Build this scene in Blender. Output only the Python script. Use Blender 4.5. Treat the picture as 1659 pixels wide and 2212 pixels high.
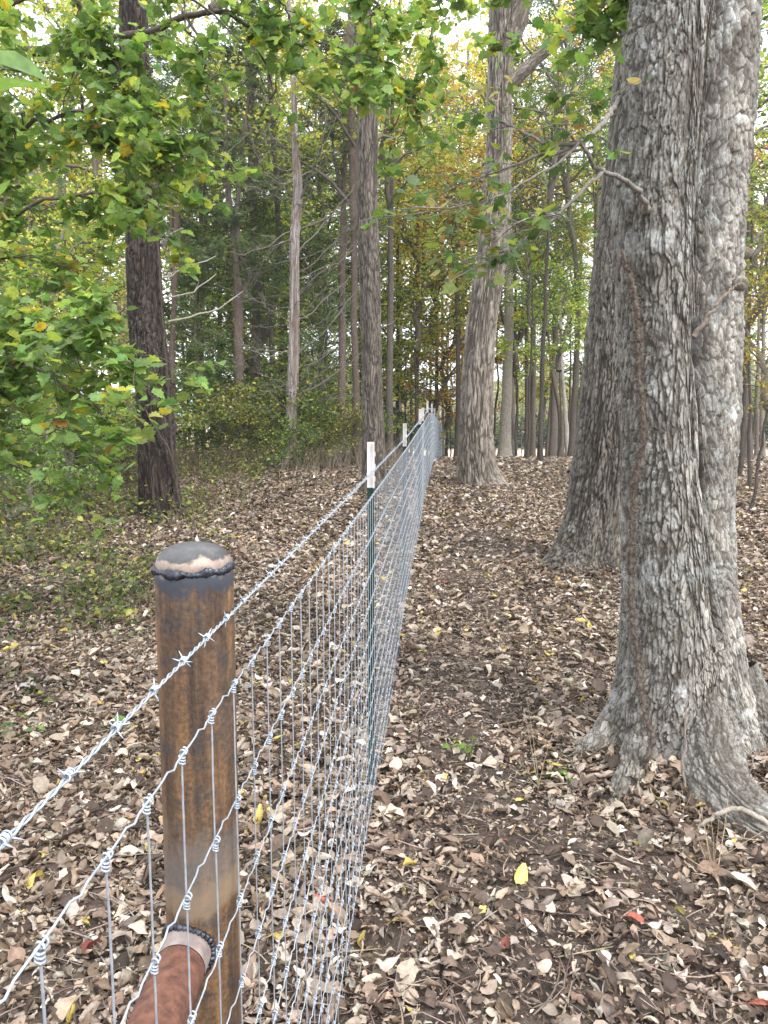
import bpy, math
import numpy as np
from mathutils import Vector
for o in list(bpy.data.objects): bpy.data.objects.remove(o)
SC = bpy.context.scene
COL = SC.collection
R = math.radians
# ------------------------------------------------------------------ camera
PITCH = R(7.75); CAMZ = 1.75
cam = bpy.data.cameras.new('camera'); camo = bpy.data.objects.new('camera', cam); COL.objects.link(camo)
cam.sensor_fit = 'VERTICAL'; cam.sensor_height = 24.0; cam.lens = 24*1662/2212
cam.clip_start = .05; cam.clip_end = 3000
camo.location = (0, 0, CAMZ); camo.rotation_euler = (math.pi/2-PITCH, 0, 0)
SC.camera = camo
# ------------------------------------------------------------------ sky, sun, exposure
SUN_EL, SUN_AZ = R(48), R(136)          # azimuth clockwise from +Y (behind right shoulder)
wd = bpy.data.worlds.new('World'); SC.world = wd; wd.use_nodes = True
nt = wd.node_tree; N = nt.nodes; L = nt.links
for n in list(N): N.remove(n)
out = N.new('ShaderNodeOutputWorld'); bg = N.new('ShaderNodeBackground'); sky = N.new('ShaderNodeTexSky')
sky.sky_type = 'NISHITA'; sky.sun_disc = False; sky.sun_elevation = SUN_EL; sky.sun_rotation = SUN_AZ
tc = N.new('ShaderNodeTexCoord'); nz = N.new('ShaderNodeTexNoise'); nz.inputs['Scale'].default_value = 3.2; nz.inputs['Detail'].default_value = 6
rp = N.new('ShaderNodeValToRGB'); rp.color_ramp.elements[0].position = .30; rp.color_ramp.elements[1].position = .58
mx = N.new('ShaderNodeMix'); mx.data_type = 'RGBA'; mx.inputs['B'].default_value = (11.5, 12.0, 13.2, 1)
L.new(tc.outputs['Generated'], nz.inputs['Vector']); L.new(nz.outputs['Fac'], rp.inputs['Fac'])
mr = N.new('ShaderNodeMapRange'); mr.inputs['To Min'].default_value = .55; mr.inputs['To Max'].default_value = 1
L.new(rp.outputs['Color'], mr.inputs['Value']); L.new(mr.outputs['Result'], mx.inputs['Factor'])
L.new(sky.outputs['Color'], mx.inputs['A']); L.new(mx.outputs['Result'], bg.inputs['Color'])
bg.inputs['Strength'].default_value = .13; L.new(bg.outputs['Background'], out.inputs['Surface'])
sl = bpy.data.lights.new('sun', 'SUN'); so = bpy.data.objects.new('sun', sl); COL.objects.link(so)
sl.energy = 1.8; sl.angle = R(12); sl.color = (1, .96, .9)
sd = Vector((math.sin(SUN_AZ)*math.cos(SUN_EL), math.cos(SUN_AZ)*math.cos(SUN_EL), math.sin(SUN_EL)))
so.rotation_euler = sd.to_track_quat('Z', 'Y').to_euler(); so.location = (6, -6, 12)
SC.view_settings.view_transform = 'Standard'; SC.view_settings.look = 'None'
SC.view_settings.exposure = .98; SC.view_settings.gamma = 1
SC.render.engine = 'CYCLES'
SC.cycles.max_bounces = 10; SC.cycles.diffuse_bounces = 6; SC.cycles.transmission_bounces = 6; SC.cycles.use_denoising = True
SC.cycles.caustics_reflective = False; SC.cycles.caustics_refractive = False
# ------------------------------------------------------------------ helpers
F_ = 1662.; CX = 829.5; CY = 1106.
def W(x, y, Y):
    u = (x-CX)/F_; v = (CY-y)/F_; cp, sp = math.cos(PITCH), math.sin(PITCH)
    r = np.array([u, cp+v*sp, -sp+v*cp]); r = r*Y/r[1]; r[2] += CAMZ
    return r
def WP(pts): return np.array([W(*p) for p in pts])
def h01(ix, iy, iz, s=0):
    ix = ix.astype(np.int64).astype(np.uint32); iy = iy.astype(np.int64).astype(np.uint32); iz = iz.astype(np.int64).astype(np.uint32)
    h = ix*np.uint32(374761393)+iy*np.uint32(668265263)+iz*np.uint32(2147483647 & 2246822519)+np.uint32(s*974711+17)
    h = (h ^ (h >> np.uint32(13)))*np.uint32(1274126177); h ^= h >> np.uint32(16); h *= np.uint32(2654435761 & 0xffffffff); h ^= h >> np.uint32(15)
    return (h & np.uint32(0xffffff)).astype(np.float32)/16777216.
def vn(x, y, z, s=0):
    x = np.asarray(x, np.float32); y = np.asarray(y, np.float32)+0*x; z = np.asarray(z, np.float32)+0*x
    ix, iy, iz = np.floor(x), np.floor(y), np.floor(z); fx, fy, fz = x-ix, y-iy, z-iz
    fx = fx*fx*(3-2*fx); fy = fy*fy*(3-2*fy); fz = fz*fz*(3-2*fz); r = 0
    for a in (0, 1):
        for b in (0, 1):
            for c in (0, 1):
                r = r+h01(ix+a, iy+b, iz+c, s)*(fx if a else 1-fx)*(fy if b else 1-fy)*(fz if c else 1-fz)
    return r*2-1
def fbm(x, y, z, o=4, s=0):
    r = 0; a = .5
    for k in range(o): r = r+a*vn(x*2**k, y*2**k, z*2**k, s+k); a *= .5
    return r
def worley(x, y, z, s=0):
    x, y, z = [np.asarray(q, np.float32) for q in (x, y, z)]
    ix, iy, iz = np.floor(x), np.floor(y), np.floor(z)
    f1 = np.full(x.shape, 9., np.float32); f2 = f1.copy(); cid = np.zeros(x.shape, np.float32); zc = cid
    for a in (-1, 0, 1):
        for b in (-1, 0, 1):
            for c in (-1, 0, 1):
                jx, jy, jz = ix+a, iy+b, iz+c
                dx = jx+h01(jx, jy, jz, s+1)-x; dy = jy+h01(jx, jy, jz, s+2)-y; dz = jz+h01(jx, jy, jz, s+3)-z
                d = np.sqrt(dx*dx+dy*dy+dz*dz); m = d < f1
                f2 = np.where(m, f1, np.minimum(f2, d)); zc = np.where(m, dz, zc); f1 = np.where(m, d, f1); cid = np.where(m, h01(jx, jy, jz, s+4), cid)
    return f1, f2, cid, zc
def sst(a, b, x): t = np.clip((x-a)/(b-a), 0, 1); return t*t*(3-2*t)
def mk(name, V, faces, mat, parent=None, col=None, smooth=True, org=None, link=True):
    V = np.asarray(V, np.float32).reshape(-1, 3)
    if org is not None: V = V-np.asarray(org, np.float32)
    if not isinstance(faces, (list, tuple)): faces = [faces]
    faces = [np.asarray(f, np.int32) for f in faces if len(f)]
    me = bpy.data.meshes.new(name)
    me.vertices.add(len(V)); me.vertices.foreach_set('co', V.ravel())
    lv = np.concatenate([f.ravel() for f in faces]); cnt = np.concatenate([np.full(len(f), f.shape[1], np.int32) for f in faces])
    me.loops.add(len(lv)); me.loops.foreach_set('vertex_index', lv)
    me.polygons.add(len(cnt)); me.polygons.foreach_set('loop_start', np.concatenate([[0], np.cumsum(cnt)[:-1]]).astype(np.int32))
    me.polygons.foreach_set('use_smooth', np.full(len(cnt), smooth, bool))
    me.update(calc_edges=True)
    if col is not None:
        c = np.ones((len(V), 4), np.float32); c[:, :3] = col
        at = me.color_attributes.new('Col', 'FLOAT_COLOR', 'POINT'); at.data.foreach_set('color', c.ravel())
    me.materials.append(mat)
    if not link: return me
    return link_ob(name, me, parent)
def link_ob(name, me, parent=None):
    o = bpy.data.objects.new(name, me); COL.objects.link(o); o.parent = parent
    return o
def tag(o, label=None, cat=None, group=None, kind=None):
    if label: o['label'] = label
    if cat: o['category'] = cat
    if group: o['group'] = group
    if kind: o['kind'] = kind
    return o
def thing(name, loc, label, cat, group=None):
    o = bpy.data.objects.new(name, None); COL.objects.link(o); o.location = [float(q) for q in loc]; o.empty_display_size = .1
    return tag(o, label, cat, group)
def gridf(nr, nc, wrap=False, off=0):
    r = np.arange(nr-1)[:, None]; m = nc if wrap else nc-1; c = np.arange(m)[None, :]; c2 = (c+1) % nc
    return (np.stack([r*nc+c, r*nc+c2, (r+1)*nc+c2, (r+1)*nc+c], -1).reshape(-1, 4)+off).astype(np.int32)
class Geo:
    """collects vertices, faces and colours for one mesh"""
    def __init__(s): s.V = []; s.F = {}; s.C = []; s.n = 0
    def add(s, V, F, col=None):
        V = np.asarray(V, np.float32).reshape(-1, 3)
        for f in (F if isinstance(F, (list, tuple)) else [F]):
            s.F.setdefault(f.shape[1], []).append(f+s.n)
        s.V.append(V); s.n += len(V)
        c = np.empty((len(V), 3), np.float32); c[:] = (.2, .2, .2) if col is None else col; s.C.append(c)
    def tubes(s, P, Rr, sides=5, col=None):
        """P (m,n,3) polylines, Rr (m,n) radii"""
        P = np.asarray(P, np.float32); Rr = np.asarray(Rr, np.float32)
        if P.ndim == 2: P = P[None]; Rr = Rr[None]
        m, n, _ = P.shape
        T = np.gradient(P, axis=1); T /= np.linalg.norm(T, axis=2, keepdims=True)+1e-9
        D = P[:, -1]-P[:, 0]; ax = np.argmin(np.abs(D), 1); ref = np.eye(3, dtype=np.float32)[ax][:, None, :]
        A = np.cross(T, ref); A /= np.linalg.norm(A, axis=2, keepdims=True)+1e-9; B = np.cross(T, A)
        th = np.arange(sides)*2*math.pi/sides
        V = P[:, :, None, :]+Rr[:, :, None, None]*(A[:, :, None, :]*np.cos(th)[None, None, :, None]+B[:, :, None, :]*np.sin(th)[None, None, :, None])
        f = gridf(n, sides, True); Fc = (f[None]+(np.arange(m)*n*sides)[:, None, None]).reshape(-1, 4)
        if col is not None and np.ndim(col) == 2: col = np.repeat(np.asarray(col), n*sides, 0)
        s.add(V, Fc, col)
    def mk(s, name, mat, parent=None, **k):
        if 'kind' in k: kd = k.pop('kind')
        else: kd = None
        o = mk(name, np.concatenate(s.V), [np.concatenate(v) for v in s.F.values()], mat, parent, col=np.concatenate(s.C), **k)
        if kd: o['kind'] = kd
        return o
def catmull(P, n):
    P = np.asarray(P, float); d = np.r_[0, np.cumsum(np.linalg.norm(np.diff(P[:, :3], axis=0), axis=1))]
    if len(P) < 3:
        t = np.linspace(0, d[-1], n); return np.stack([np.interp(t, d, P[:, k]) for k in range(P.shape[1])], 1)
    T = np.gradient(P, d, axis=0); t = np.linspace(0, d[-1], n); i = np.clip(np.searchsorted(d, t, 'right')-1, 0, len(P)-2)
    h = (d[i+1]-d[i])[:, None]; s = ((t-d[i])/h[:, 0])[:, None]
    return (2*s**3-3*s**2+1)*P[i]+(s**3-2*s**2+s)*h*T[i]+(-2*s**3+3*s**2)*P[i+1]+(s**3-s**2)*h*T[i+1]
# ground height
_gy = [-40, 5, 9, 13.6, 18, 22, 26, 30, 38, 47, 60, 75, 100, 260, 420, 700]
_gz = [0, 0, .15, .40, .45, .30, .03, -.32, -1.0, -1.75, -2.5, -2.85, -2.75, -2.75, -2.75, -2.75]
_t = np.linspace(-40, 700, 1481); _z = np.interp(_t, _gy, _gz); _k = np.hanning(9); _z = np.convolve(np.pad(_z, 4, 'edge'), _k/_k.sum(), 'valid')
def gz(x, y):
    x = np.asarray(x, float); y = np.asarray(y, float)
    z = np.interp(y, _t, _z)
    z = z+.035*fbm(x*.8, y*.8, 0*x, 3, 5)*np.clip(1.2-np.abs(x)/40, 0, 1)+.015*vn(x*4, y*4, 0*x, 9)
    z = z+.03*np.exp(-((x-1.7)**2+(y-4.0)**2)/.7)+.12*np.exp(-((x-2.1)**2+(y-7.8)**2)/1.2)
    return z
# ------------------------------------------------------------------ materials
def mat_new(name):
    m = bpy.data.materials.new(name); m.use_nodes = True; t = m.node_tree
    for n in list(t.nodes): t.nodes.remove(n)
    o = t.nodes.new('ShaderNodeOutputMaterial'); b = t.nodes.new('ShaderNodeBsdfPrincipled'); t.links.new(b.outputs[0], o.inputs['Surface'])
    return m, t, b, o
def nd(t, typ, **k):
    n = t.nodes.new(typ)
    for a, v in k.items():
        if a.startswith('_'): n.inputs[a[1:].replace('_', ' ')].default_value = v
        else: setattr(n, a, v)
    return n
def ramp(t, fac, stops):
    r = t.nodes.new('ShaderNodeValToRGB'); e = r.color_ramp.elements
    while len(e) < len(stops): e.new(.5)
    for k, (p, c) in enumerate(stops): e[k].position = p; e[k].color = (*c, 1) if len(c) == 3 else c
    t.links.new(fac, r.inputs['Fac']); return r.outputs['Color']
def noise(t, vec, scale, detail=5, rough=.6, sc3=None):
    if sc3 is not None:
        mp = nd(t, 'ShaderNodeMapping'); mp.inputs['Scale'].default_value = sc3; t.links.new(vec, mp.inputs['Vector']); vec = mp.outputs['Vector']
    n = nd(t, 'ShaderNodeTexNoise'); n.inputs['Scale'].default_value = scale; n.inputs['Detail'].default_value = detail; n.inputs['Roughness'].default_value = rough
    t.links.new(vec, n.inputs['Vector']); return n.outputs['Fac']
def mixc(t, fac, a, b, mode='MIX'):
    m = nd(t, 'ShaderNodeMix', data_type='RGBA', blend_type=mode)
    for s, v in (('Factor', fac), ('A', a), ('B', b)):
        if hasattr(v, 'links'): t.links.new(v, m.inputs[s])
        elif s == 'Factor': m.inputs[s].default_value = v
        else: m.inputs[s].default_value = (*v, 1)
    return m.outputs['Result']
def bump(t, b, h, strength, dist):
    n = nd(t, 'ShaderNodeBump'); n.inputs['Strength'].default_value = strength; n.inputs['Distance'].default_value = dist
    t.links.new(h, n.inputs['Height']); t.links.new(n.outputs[0], b.inputs['Normal'])
def leaf_mat(name, trans=.4, rough=.5, spec=.3, tint=True):
    m, t, b, o = mat_new(name); at = nd(t, 'ShaderNodeAttribute', attribute_name='Col'); c = at.outputs['Color']
    if tint:
        oi = nd(t, 'ShaderNodeObjectInfo'); c = mixc(t, 1., c, oi.outputs['Color'], 'MULTIPLY')
    tco = nd(t, 'ShaderNodeTexCoord'); nf = noise(t, tco.outputs['Object'], 60, 3)
    c2 = mixc(t, 1., c, ramp(t, nf, [(.3, (.72, .72, .72)), (.7, (1.2, 1.2, 1.2))]), 'MULTIPLY')
    t.links.new(c2, b.inputs['Base Color']); b.inputs['Roughness'].default_value = rough; b.inputs['Specular IOR Level'].default_value = spec
    tr = nd(t, 'ShaderNodeBsdfTranslucent'); t.links.new(mixc(t, 1., c2, (1.3, 1.25, .85), 'MULTIPLY'), tr.inputs['Color'])
    ms = nd(t, 'ShaderNodeMixShader'); ms.inputs['Fac'].default_value = trans
    t.links.new(b.outputs[0], ms.inputs[1]); t.links.new(tr.outputs[0], ms.inputs[2]); t.links.new(ms.outputs[0], o.inputs['Surface'])
    return m
M_LEAF = leaf_mat('green_leaf', .5, .42, .4)
M_LEAF_FAR = leaf_mat('far_leaf', .5, .6, .2)
M_CEDAR = leaf_mat('cedar_foliage', .35, .7, .2)
M_LITTER = leaf_mat('dead_leaf', .12, .62, .25, False)
def bark_mat(name, fine=180, lichen=.0, bs=.5):
    m, t, b, o = mat_new(name); at = nd(t, 'ShaderNodeAttribute', attribute_name='Col'); tco = nd(t, 'ShaderNodeTexCoord'); v = tco.outputs['Object']
    n1 = noise(t, v, fine, 8, .8, (1, 1, .5)); n2 = noise(t, v, 9, 5, .65)
    c = mixc(t, 1., at.outputs['Color'], ramp(t, n1, [(.30, (.38, .36, .33)), (.48, (.9, .9, .88)), (.60, (1.25, 1.25, 1.25)), (.72, (1.9, 1.9, 1.9))]), 'MULTIPLY')
    c = mixc(t, 1., c, ramp(t, n2, [(.3, (.8, .78, .74)), (.7, (1.15, 1.16, 1.18))]), 'MULTIPLY')
    if lichen:
        n3 = noise(t, v, 22, 8, .75); n4 = noise(t, v, 2.2, 3, .5); f = nd(t, 'ShaderNodeMath', operation='MULTIPLY')
        t.links.new(ramp(t, n3, [(.54, (0, 0, 0)), (.60, (1, 1, 1))]), f.inputs[0]); t.links.new(ramp(t, n4, [(.40, (0, 0, 0)), (.62, (lichen,)*3)]), f.inputs[1])
        c = mixc(t, f.outputs[0], c, (.52, .56, .50))
    t.links.new(c, b.inputs['Base Color']); b.inputs['Roughness'].default_value = .85; b.inputs['Specular IOR Level'].default_value = .2
    bump(t, b, n1, bs, .004)
    return m
M_BARK = bark_mat('furrowed_bark', 150, .15)
M_BARK_F = bark_mat('plated_bark', 130, .45, .8)
M_TWIG = bark_mat('twig_bark', 90, 0)
def far_bark_mat():
    m, t, b, o = mat_new('far_bark'); at = nd(t, 'ShaderNodeAttribute', attribute_name='Col'); tco = nd(t, 'ShaderNodeTexCoord'); v = tco.outputs['Object']
    vo = nd(t, 'ShaderNodeTexVoronoi', feature='DISTANCE_TO_EDGE'); mp = nd(t, 'ShaderNodeMapping'); mp.inputs['Scale'].default_value = (26, 26, 5)
    nw = nd(t, 'ShaderNodeTexNoise'); nw.inputs['Scale'].default_value = 5; t.links.new(v, nw.inputs['Vector'])
    va = nd(t, 'ShaderNodeVectorMath', operation='MULTIPLY_ADD'); va.inputs[1].default_value = (.12, .12, .12); t.links.new(nw.outputs['Color'], va.inputs[0]); t.links.new(v, va.inputs[2])
    t.links.new(va.outputs[0], mp.inputs['Vector']); t.links.new(mp.outputs[0], vo.inputs['Vector'])
    n1 = noise(t, v, 30, 6, .7, (1, 1, .4))
    c = mixc(t, 1., at.outputs['Color'], ramp(t, n1, [(.25, (.55, .52, .5)), (.75, (1.45, 1.45, 1.45))]), 'MULTIPLY')
    c = mixc(t, ramp(t, vo.outputs['Distance'], [(0, (1, 1, 1)), (.12, (0, 0, 0))]), c, (.10, .082, .068))
    t.links.new(c, b.inputs['Base Color']); b.inputs['Roughness'].default_value = .9; b.inputs['Specular IOR Level'].default_value = .15
    bump(t, b, vo.outputs['Distance'], 1, .03)
    return m
M_FARBARK = far_bark_mat()
def soil_mat():
    m, t, b, o = mat_new('soil_ground'); ge = nd(t, 'ShaderNodeNewGeometry'); v = ge.outputs['Position']
    n1 = noise(t, v, 14, 9, .75); n2 = noise(t, v, 1.1, 5, .6); n3 = noise(t, v, 70, 6, .8)
    c = ramp(t, n1, [(.3, (.030, .023, .018)), (.5, (.088, .067, .053)), (.68, (.18, .142, .113))])
    c = mixc(t, 1., c, ramp(t, n2, [(.35, (.7, .7, .7)), (.7, (1.35, 1.3, 1.25))]), 'MULTIPLY')
    c = mixc(t, 1., c, ramp(t, n3, [(.3, (.5, .5, .5)), (.62, (1.4, 1.4, 1.4))]), 'MULTIPLY')
    sx = nd(t, 'ShaderNodeSeparateXYZ'); t.links.new(v, sx.inputs[0])
    # from mid distance on the leaf cover is fine speckle, beyond 45 m it is a dry hay field
    vo = nd(t, 'ShaderNodeTexVoronoi'); vo.inputs['Scale'].default_value = 16; t.links.new(v, vo.inputs['Vector'])
    lc = ramp(t, vo.outputs['Distance'], [(.0, (.34, .26, .18)), (.45, (.20, .14, .09)), (.62, (.05, .035, .026))])
    mr = nd(t, 'ShaderNodeMapRange'); mr.inputs['From Min'].default_value = 16; mr.inputs['From Max'].default_value = 30; t.links.new(sx.outputs['Y'], mr.inputs['Value'])
    c = mixc(t, mr.outputs['Result'], c, lc)
    nf = noise(t, v, .5, 6, .7, (1, .2, 1)); fc = ramp(t, nf, [(.3, (.56, .40, .27)), (.55, (.74, .55, .40)), (.75, (.60, .52, .32))])
    m2 = nd(t, 'ShaderNodeMapRange'); m2.inputs['From Min'].default_value = 44; m2.inputs['From Max'].default_value = 52; t.links.new(sx.outputs['Y'], m2.inputs['Value'])
    c = mixc(t, m2.outputs['Result'], c, fc)
    t.links.new(c, b.inputs['Base Color']); b.inputs['Roughness'].default_value = .95; b.inputs['Specular IOR Level'].default_value = .15
    bump(t, b, n1, .9, .03)
    return m
M_SOIL = soil_mat()
def simple_mat(name, c1, c2, scale, rough=.7, metal=0., bs=.0, sc3=None, spec=.3):
    m, t, b, o = mat_new(name); tco = nd(t, 'ShaderNodeTexCoord'); n1 = noise(t, tco.outputs['Object'], scale, 6, .65, sc3)
    t.links.new(ramp(t, n1, [(.3, c1), (.7, c2)]), b.inputs['Base Color']); b.inputs['Roughness'].default_value = rough; b.inputs['Metallic'].default_value = metal
    b.inputs['Specular IOR Level'].default_value = spec
    if bs: bump(t, b, n1, bs, .003)
    return m
M_GALV = simple_mat('galvanized_wire', (.32, .36, .40), (.55, .59, .625), 60, .45, .5, .2)
M_GREENPAINT = simple_mat('dark_green_paint', (.008, .028, .022), (.02, .05, .04), 30, .4)
M_WHITEPAINT = simple_mat('white_paint', (.50, .44, .38), (.84, .84, .82), 9, .55, 0, .1)
M_RIDGE = simple_mat('far_ridge', (.26, .34, .43), (.34, .42, .50), .05, 1)  # distance haze painted in as the pale blue hill colour
def pipe_mat():
    m, t, b, o = mat_new('rusty_steel_pipe'); tco = nd(t, 'ShaderNodeTexCoord'); v = tco.outputs['Object']
    n1 = noise(t, v, 42, 8, .72, (1, 1, .06)); n2 = noise(t, v, 24, 7, .7); n3 = noise(t, v, 160, 5, .7); n4 = noise(t, v, 7, 4, .6, (1, 1, .3))
    c = ramp(t, n1, [(.34, (.042, .028, .021)), (.46, (.105, .062, .035)), (.57, (.17, .096, .047)), (.66, (.25, .14, .06)), (.74, (.42, .28, .12))])
    c = mixc(t, ramp(t, n2, [(.53, (0, 0, 0)), (.62, (.8, .8, .8))]), c, (.050, .046, .044))
    c = mixc(t, ramp(t, n4, [(.54, (0, 0, 0)), (.66, (.75, .75, .75))]), c, (.085, .070, .060))
    # scale lines running round the pipe
    n5 = noise(t, v, 20, 6, .7, (.8, .8, 6)); c = mixc(t, ramp(t, n5, [(.60, (0, 0, 0)), (.68, (.55, .55, .55))]), c, (.05, .035, .025))
    c = mixc(t, 1., c, ramp(t, n3, [(.3, (.5, .5, .5)), (.5, (1, 1, 1)), (.7, (1.6, 1.55, 1.5))]), 'MULTIPLY')
    sx = nd(t, 'ShaderNodeSeparateXYZ'); t.links.new(v, sx.inputs[0])
    def band(lo, hi, width_noise, colr, strength=1.):
        nonlocal c
        nn = noise(t, v, 14, 4, .6); ma = nd(t, 'ShaderNodeMath', operation='MULTIPLY_ADD'); ma.inputs[1].default_value = width_noise; t.links.new(nn, ma.inputs[0]); t.links.new(sx.outputs['Z'], ma.inputs[2])
        mid = (lo+hi)/2; sb = nd(t, 'ShaderNodeMath', operation='SUBTRACT'); sb.inputs[1].default_value = mid+width_noise*.5; t.links.new(ma.outputs[0], sb.inputs[0])
        ab = nd(t, 'ShaderNodeMath', operation='ABSOLUTE'); t.links.new(sb.outputs[0], ab.inputs[0])
        mr = nd(t, 'ShaderNodeMapRange'); mr.inputs['From Min'].default_value = (hi-lo)/2; mr.inputs['From Max'].default_value = (hi-lo)/4; mr.inputs['To Max'].default_value = strength; t.links.new(ab.outputs[0], mr.inputs['Value'])
        c = mixc(t, mr.outputs['Result'], c, colr)
    band(1.522, 1.57, .04, (.26, .27, .27), .6)
    band(1.515, 1.545, .11, (.035, .045, .06), .85)
    band(1.07, 1.20, .16, (.20, .185, .165), .4)      # ground bright round the rail weld
    band(1.07, 1.13, .12, (.30, .21, .12), .45)
    t.links.new(c, b.inputs['Base Color']); b.inputs['Roughness'].default_value = .55; b.inputs['Metallic'].default_value = .15
    bump(t, b, n2, .25, .002)
    return m
def cap_mat():
    m, t, b, o = mat_new('cap_steel'); tco = nd(t, 'ShaderNodeTexCoord'); v = tco.outputs['Object']
    sx = nd(t, 'ShaderNodeSeparateXYZ'); t.links.new(v, sx.inputs[0]); n = noise(t, v, 26, 5, .6); ma = nd(t, 'ShaderNodeMath', operation='MULTIPLY_ADD'); ma.inputs[1].default_value = .05
    t.links.new(n, ma.inputs[0]); t.links.new(sx.outputs['Z'], ma.inputs[2])
    mr = nd(t, 'ShaderNodeMapRange'); mr.inputs['From Min'].default_value = 1.563; mr.inputs['From Max'].default_value = 1.603; t.links.new(ma.outputs[0], mr.inputs['Value'])
    c = ramp(t, mr.outputs['Result'], [(.0, (.05, .04, .035)), (.2, (.26, .20, .16)), (.40, (.30, .23, .18)), (.50, (.07, .066, .063)), (.8, (.095, .092, .09)), (1, (.13, .12, .115))])
    n2 = noise(t, v, 120, 5, .7); c = mixc(t, 1., c, ramp(t, n2, [(.3, (.75, .75, .75)), (.7, (1.25, 1.25, 1.25))]), 'MULTIPLY')
    t.links.new(c, b.inputs['Base Color']); b.inputs['Roughness'].default_value = .5; b.inputs['Metallic'].default_value = .3; return m
M_PIPE = pipe_mat(); M_CAP = cap_mat()
M_WELD = simple_mat('weld_bead_metal', (.012, .011, .012), (.10, .11, .13), 90, .25, .6, .5)
M_RAIL = simple_mat('red_rusty_rail', (.065, .030, .021), (.20, .09, .056), 70, .8, .0, .6)
M_RAILEND = simple_mat('ground_rail_end', (.22, .16, .14), (.42, .36, .32), 40, .5, .3, .2)
# ------------------------------------------------------------------ ground
def ground():
    s = np.linspace(-1, 1, 420); X = 9*s+ (np.sinh(s*6)/np.sinh(6))*500
    Y = np.concatenate([np.linspace(-60, -3, 30), np.linspace(-2.8, 12, 260), np.linspace(12.1, 60, 240), np.geomspace(61, 900, 50)])
    gx, gy = np.meshgrid(X, Y); z = gz(gx, gy)+.012*vn(gx*11, gy*11, 0*gx, 3)*np.clip(1-gy/25, 0, 1)
    o = mk('ground', np.stack([gx, gy, z], -1), gridf(len(Y), len(X)), M_SOIL); tag(o, kind='structure')
ground()
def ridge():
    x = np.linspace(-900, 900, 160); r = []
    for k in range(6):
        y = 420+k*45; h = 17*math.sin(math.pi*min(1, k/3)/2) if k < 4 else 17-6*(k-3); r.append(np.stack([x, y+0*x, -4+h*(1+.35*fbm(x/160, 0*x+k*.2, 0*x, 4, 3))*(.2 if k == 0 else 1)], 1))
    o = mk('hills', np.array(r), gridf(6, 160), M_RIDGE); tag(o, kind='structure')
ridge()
# ------------------------------------------------------------------ leaves
def leaf_tmpl(kind):
    if kind == 'lobed':
        h = [(.05, .0), (.20, .06), (.34, .05), (.30, .20), (.50, .26), (.40, .38), (.54, .54), (.36, .60), (.40, .78), (.20, .78), (.14, .92), (0, 1.04)]
        o = [(0, .03)]+h[1:-1]+[h[-1]]+[(-x, y) for x, y in h[-2:0:-1]]
    elif kind == 'star':
        h = [(.06, 0), (.30, -.04), (.26, .16), (.62, .26), (.44, .38), (.52, .52), (.26, .52), (.22, .74), (0, 1.0)]
        o = [(0, .0)]+h[1:-1]+[h[-1]]+[(-x, y) for x, y in h[-2:0:-1]]
    elif kind == 'oval':
        o = [(0, 0), (.20, .18), (.27, .42), (.20, .70), (0, 1), (-.20, .70), (-.27, .42), (-.20, .18)]
    elif kind == 'hex':
        o = [(0, 0), (.34, .28), (.28, .68), (0, 1), (-.28, .68), (-.34, .28)]
    elif kind == 'diamond':
        V = np.array([(0, 0, 0), (.34, .45, .10), (0, 1, -.06), (-.34, .45, .10)], np.float32)
        return V, [np.array([[0, 1, 2], [0, 2, 3]], np.int32)]
    elif kind == 'tuft':
        V = np.array([(0, 0, 0), (.09, .4, .03), (0, 1, .0), (-.09, .5, .03), (.0, .15, 0), (.30, .62, 0.05), (-.28, .7, .02)], np.float32)
        return V, [np.array([[0, 1, 2], [0, 2, 3], [4, 1, 5], [4, 6, 3]], np.int32)]
    o = np.array(o, np.float32); z = .28*np.abs(o[:, 0])-.22*(o[:, 1]-.3)**2
    V = np.concatenate([[[0, .42, 0]], np.c_[o, z]]).astype(np.float32); n = len(o)
    return V, [np.array([[0, 1+i, 1+(i+1) % n] for i in range(n)], np.int32)]
def leaves(g, P, size, kind, rng, col, tilt=.6, droop=.35, dirs=None):
    """scatter one leaf per point of P; col (N,3)"""
    n = len(P)
    if not n: return
    tv, tf = leaf_tmpl(kind)
    nr = rng.normal(0, tilt, (n, 3)); nr[:, 2] = np.abs(nr[:, 2])+.8 - tilt*.3; nr /= np.linalg.norm(nr, axis=1, keepdims=True)
    a = rng.uniform(0, 2*math.pi, n); d = np.stack([np.cos(a), np.sin(a), -droop+rng.normal(0, .35, n)], 1)
    if dirs is not None: d = dirs+rng.normal(0, .5, (n, 3))
    d -= nr*(d*nr).sum(1, keepdims=True); d /= np.linalg.norm(d, axis=1, keepdims=True)+1e-9; s = np.cross(d, nr)
    w = rng.uniform(.75, 1.15, (n, 1, 1)); cz = rng.uniform(-.6, 1.9, (n, 1, 1)); sz = np.asarray(size).reshape(-1, 1, 1) if np.ndim(size) else size
    V = P[:, None, :]+sz*(tv[None, :, :1]*w*s[:, None]+tv[None, :, 1:2]*d[:, None]+tv[None, :, 2:]*cz*nr[:, None])
    k = len(tv); F = [(f[None]+(np.arange(n)*k)[:, None, None]).reshape(-1, f.shape[1]) for f in tf]
    g.add(V.reshape(-1, 3), F, np.repeat(col, k, 0))
def pal(rng, n, cols, w, var=.18, hue=.06):
    c = np.array(cols, np.float32)[rng.choice(len(cols), n, p=np.array(w)/sum(w))]
    return np.clip(c*(1+rng.normal(0, var, (n, 1)))*(1+rng.normal(0, hue, (n, 3))), .004, 1)
GREEN = [(.16, .26, .08), (.22, .33, .10), (.11, .18, .07), (.34, .40, .11)]
YG = [(.36, .43, .09), (.50, .50, .12), (.22, .33, .08), (.62, .54, .12)]
YEL = [(.66, .52, .12), (.72, .58, .16), (.42, .46, .10), (.46, .48, .10)]
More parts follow.
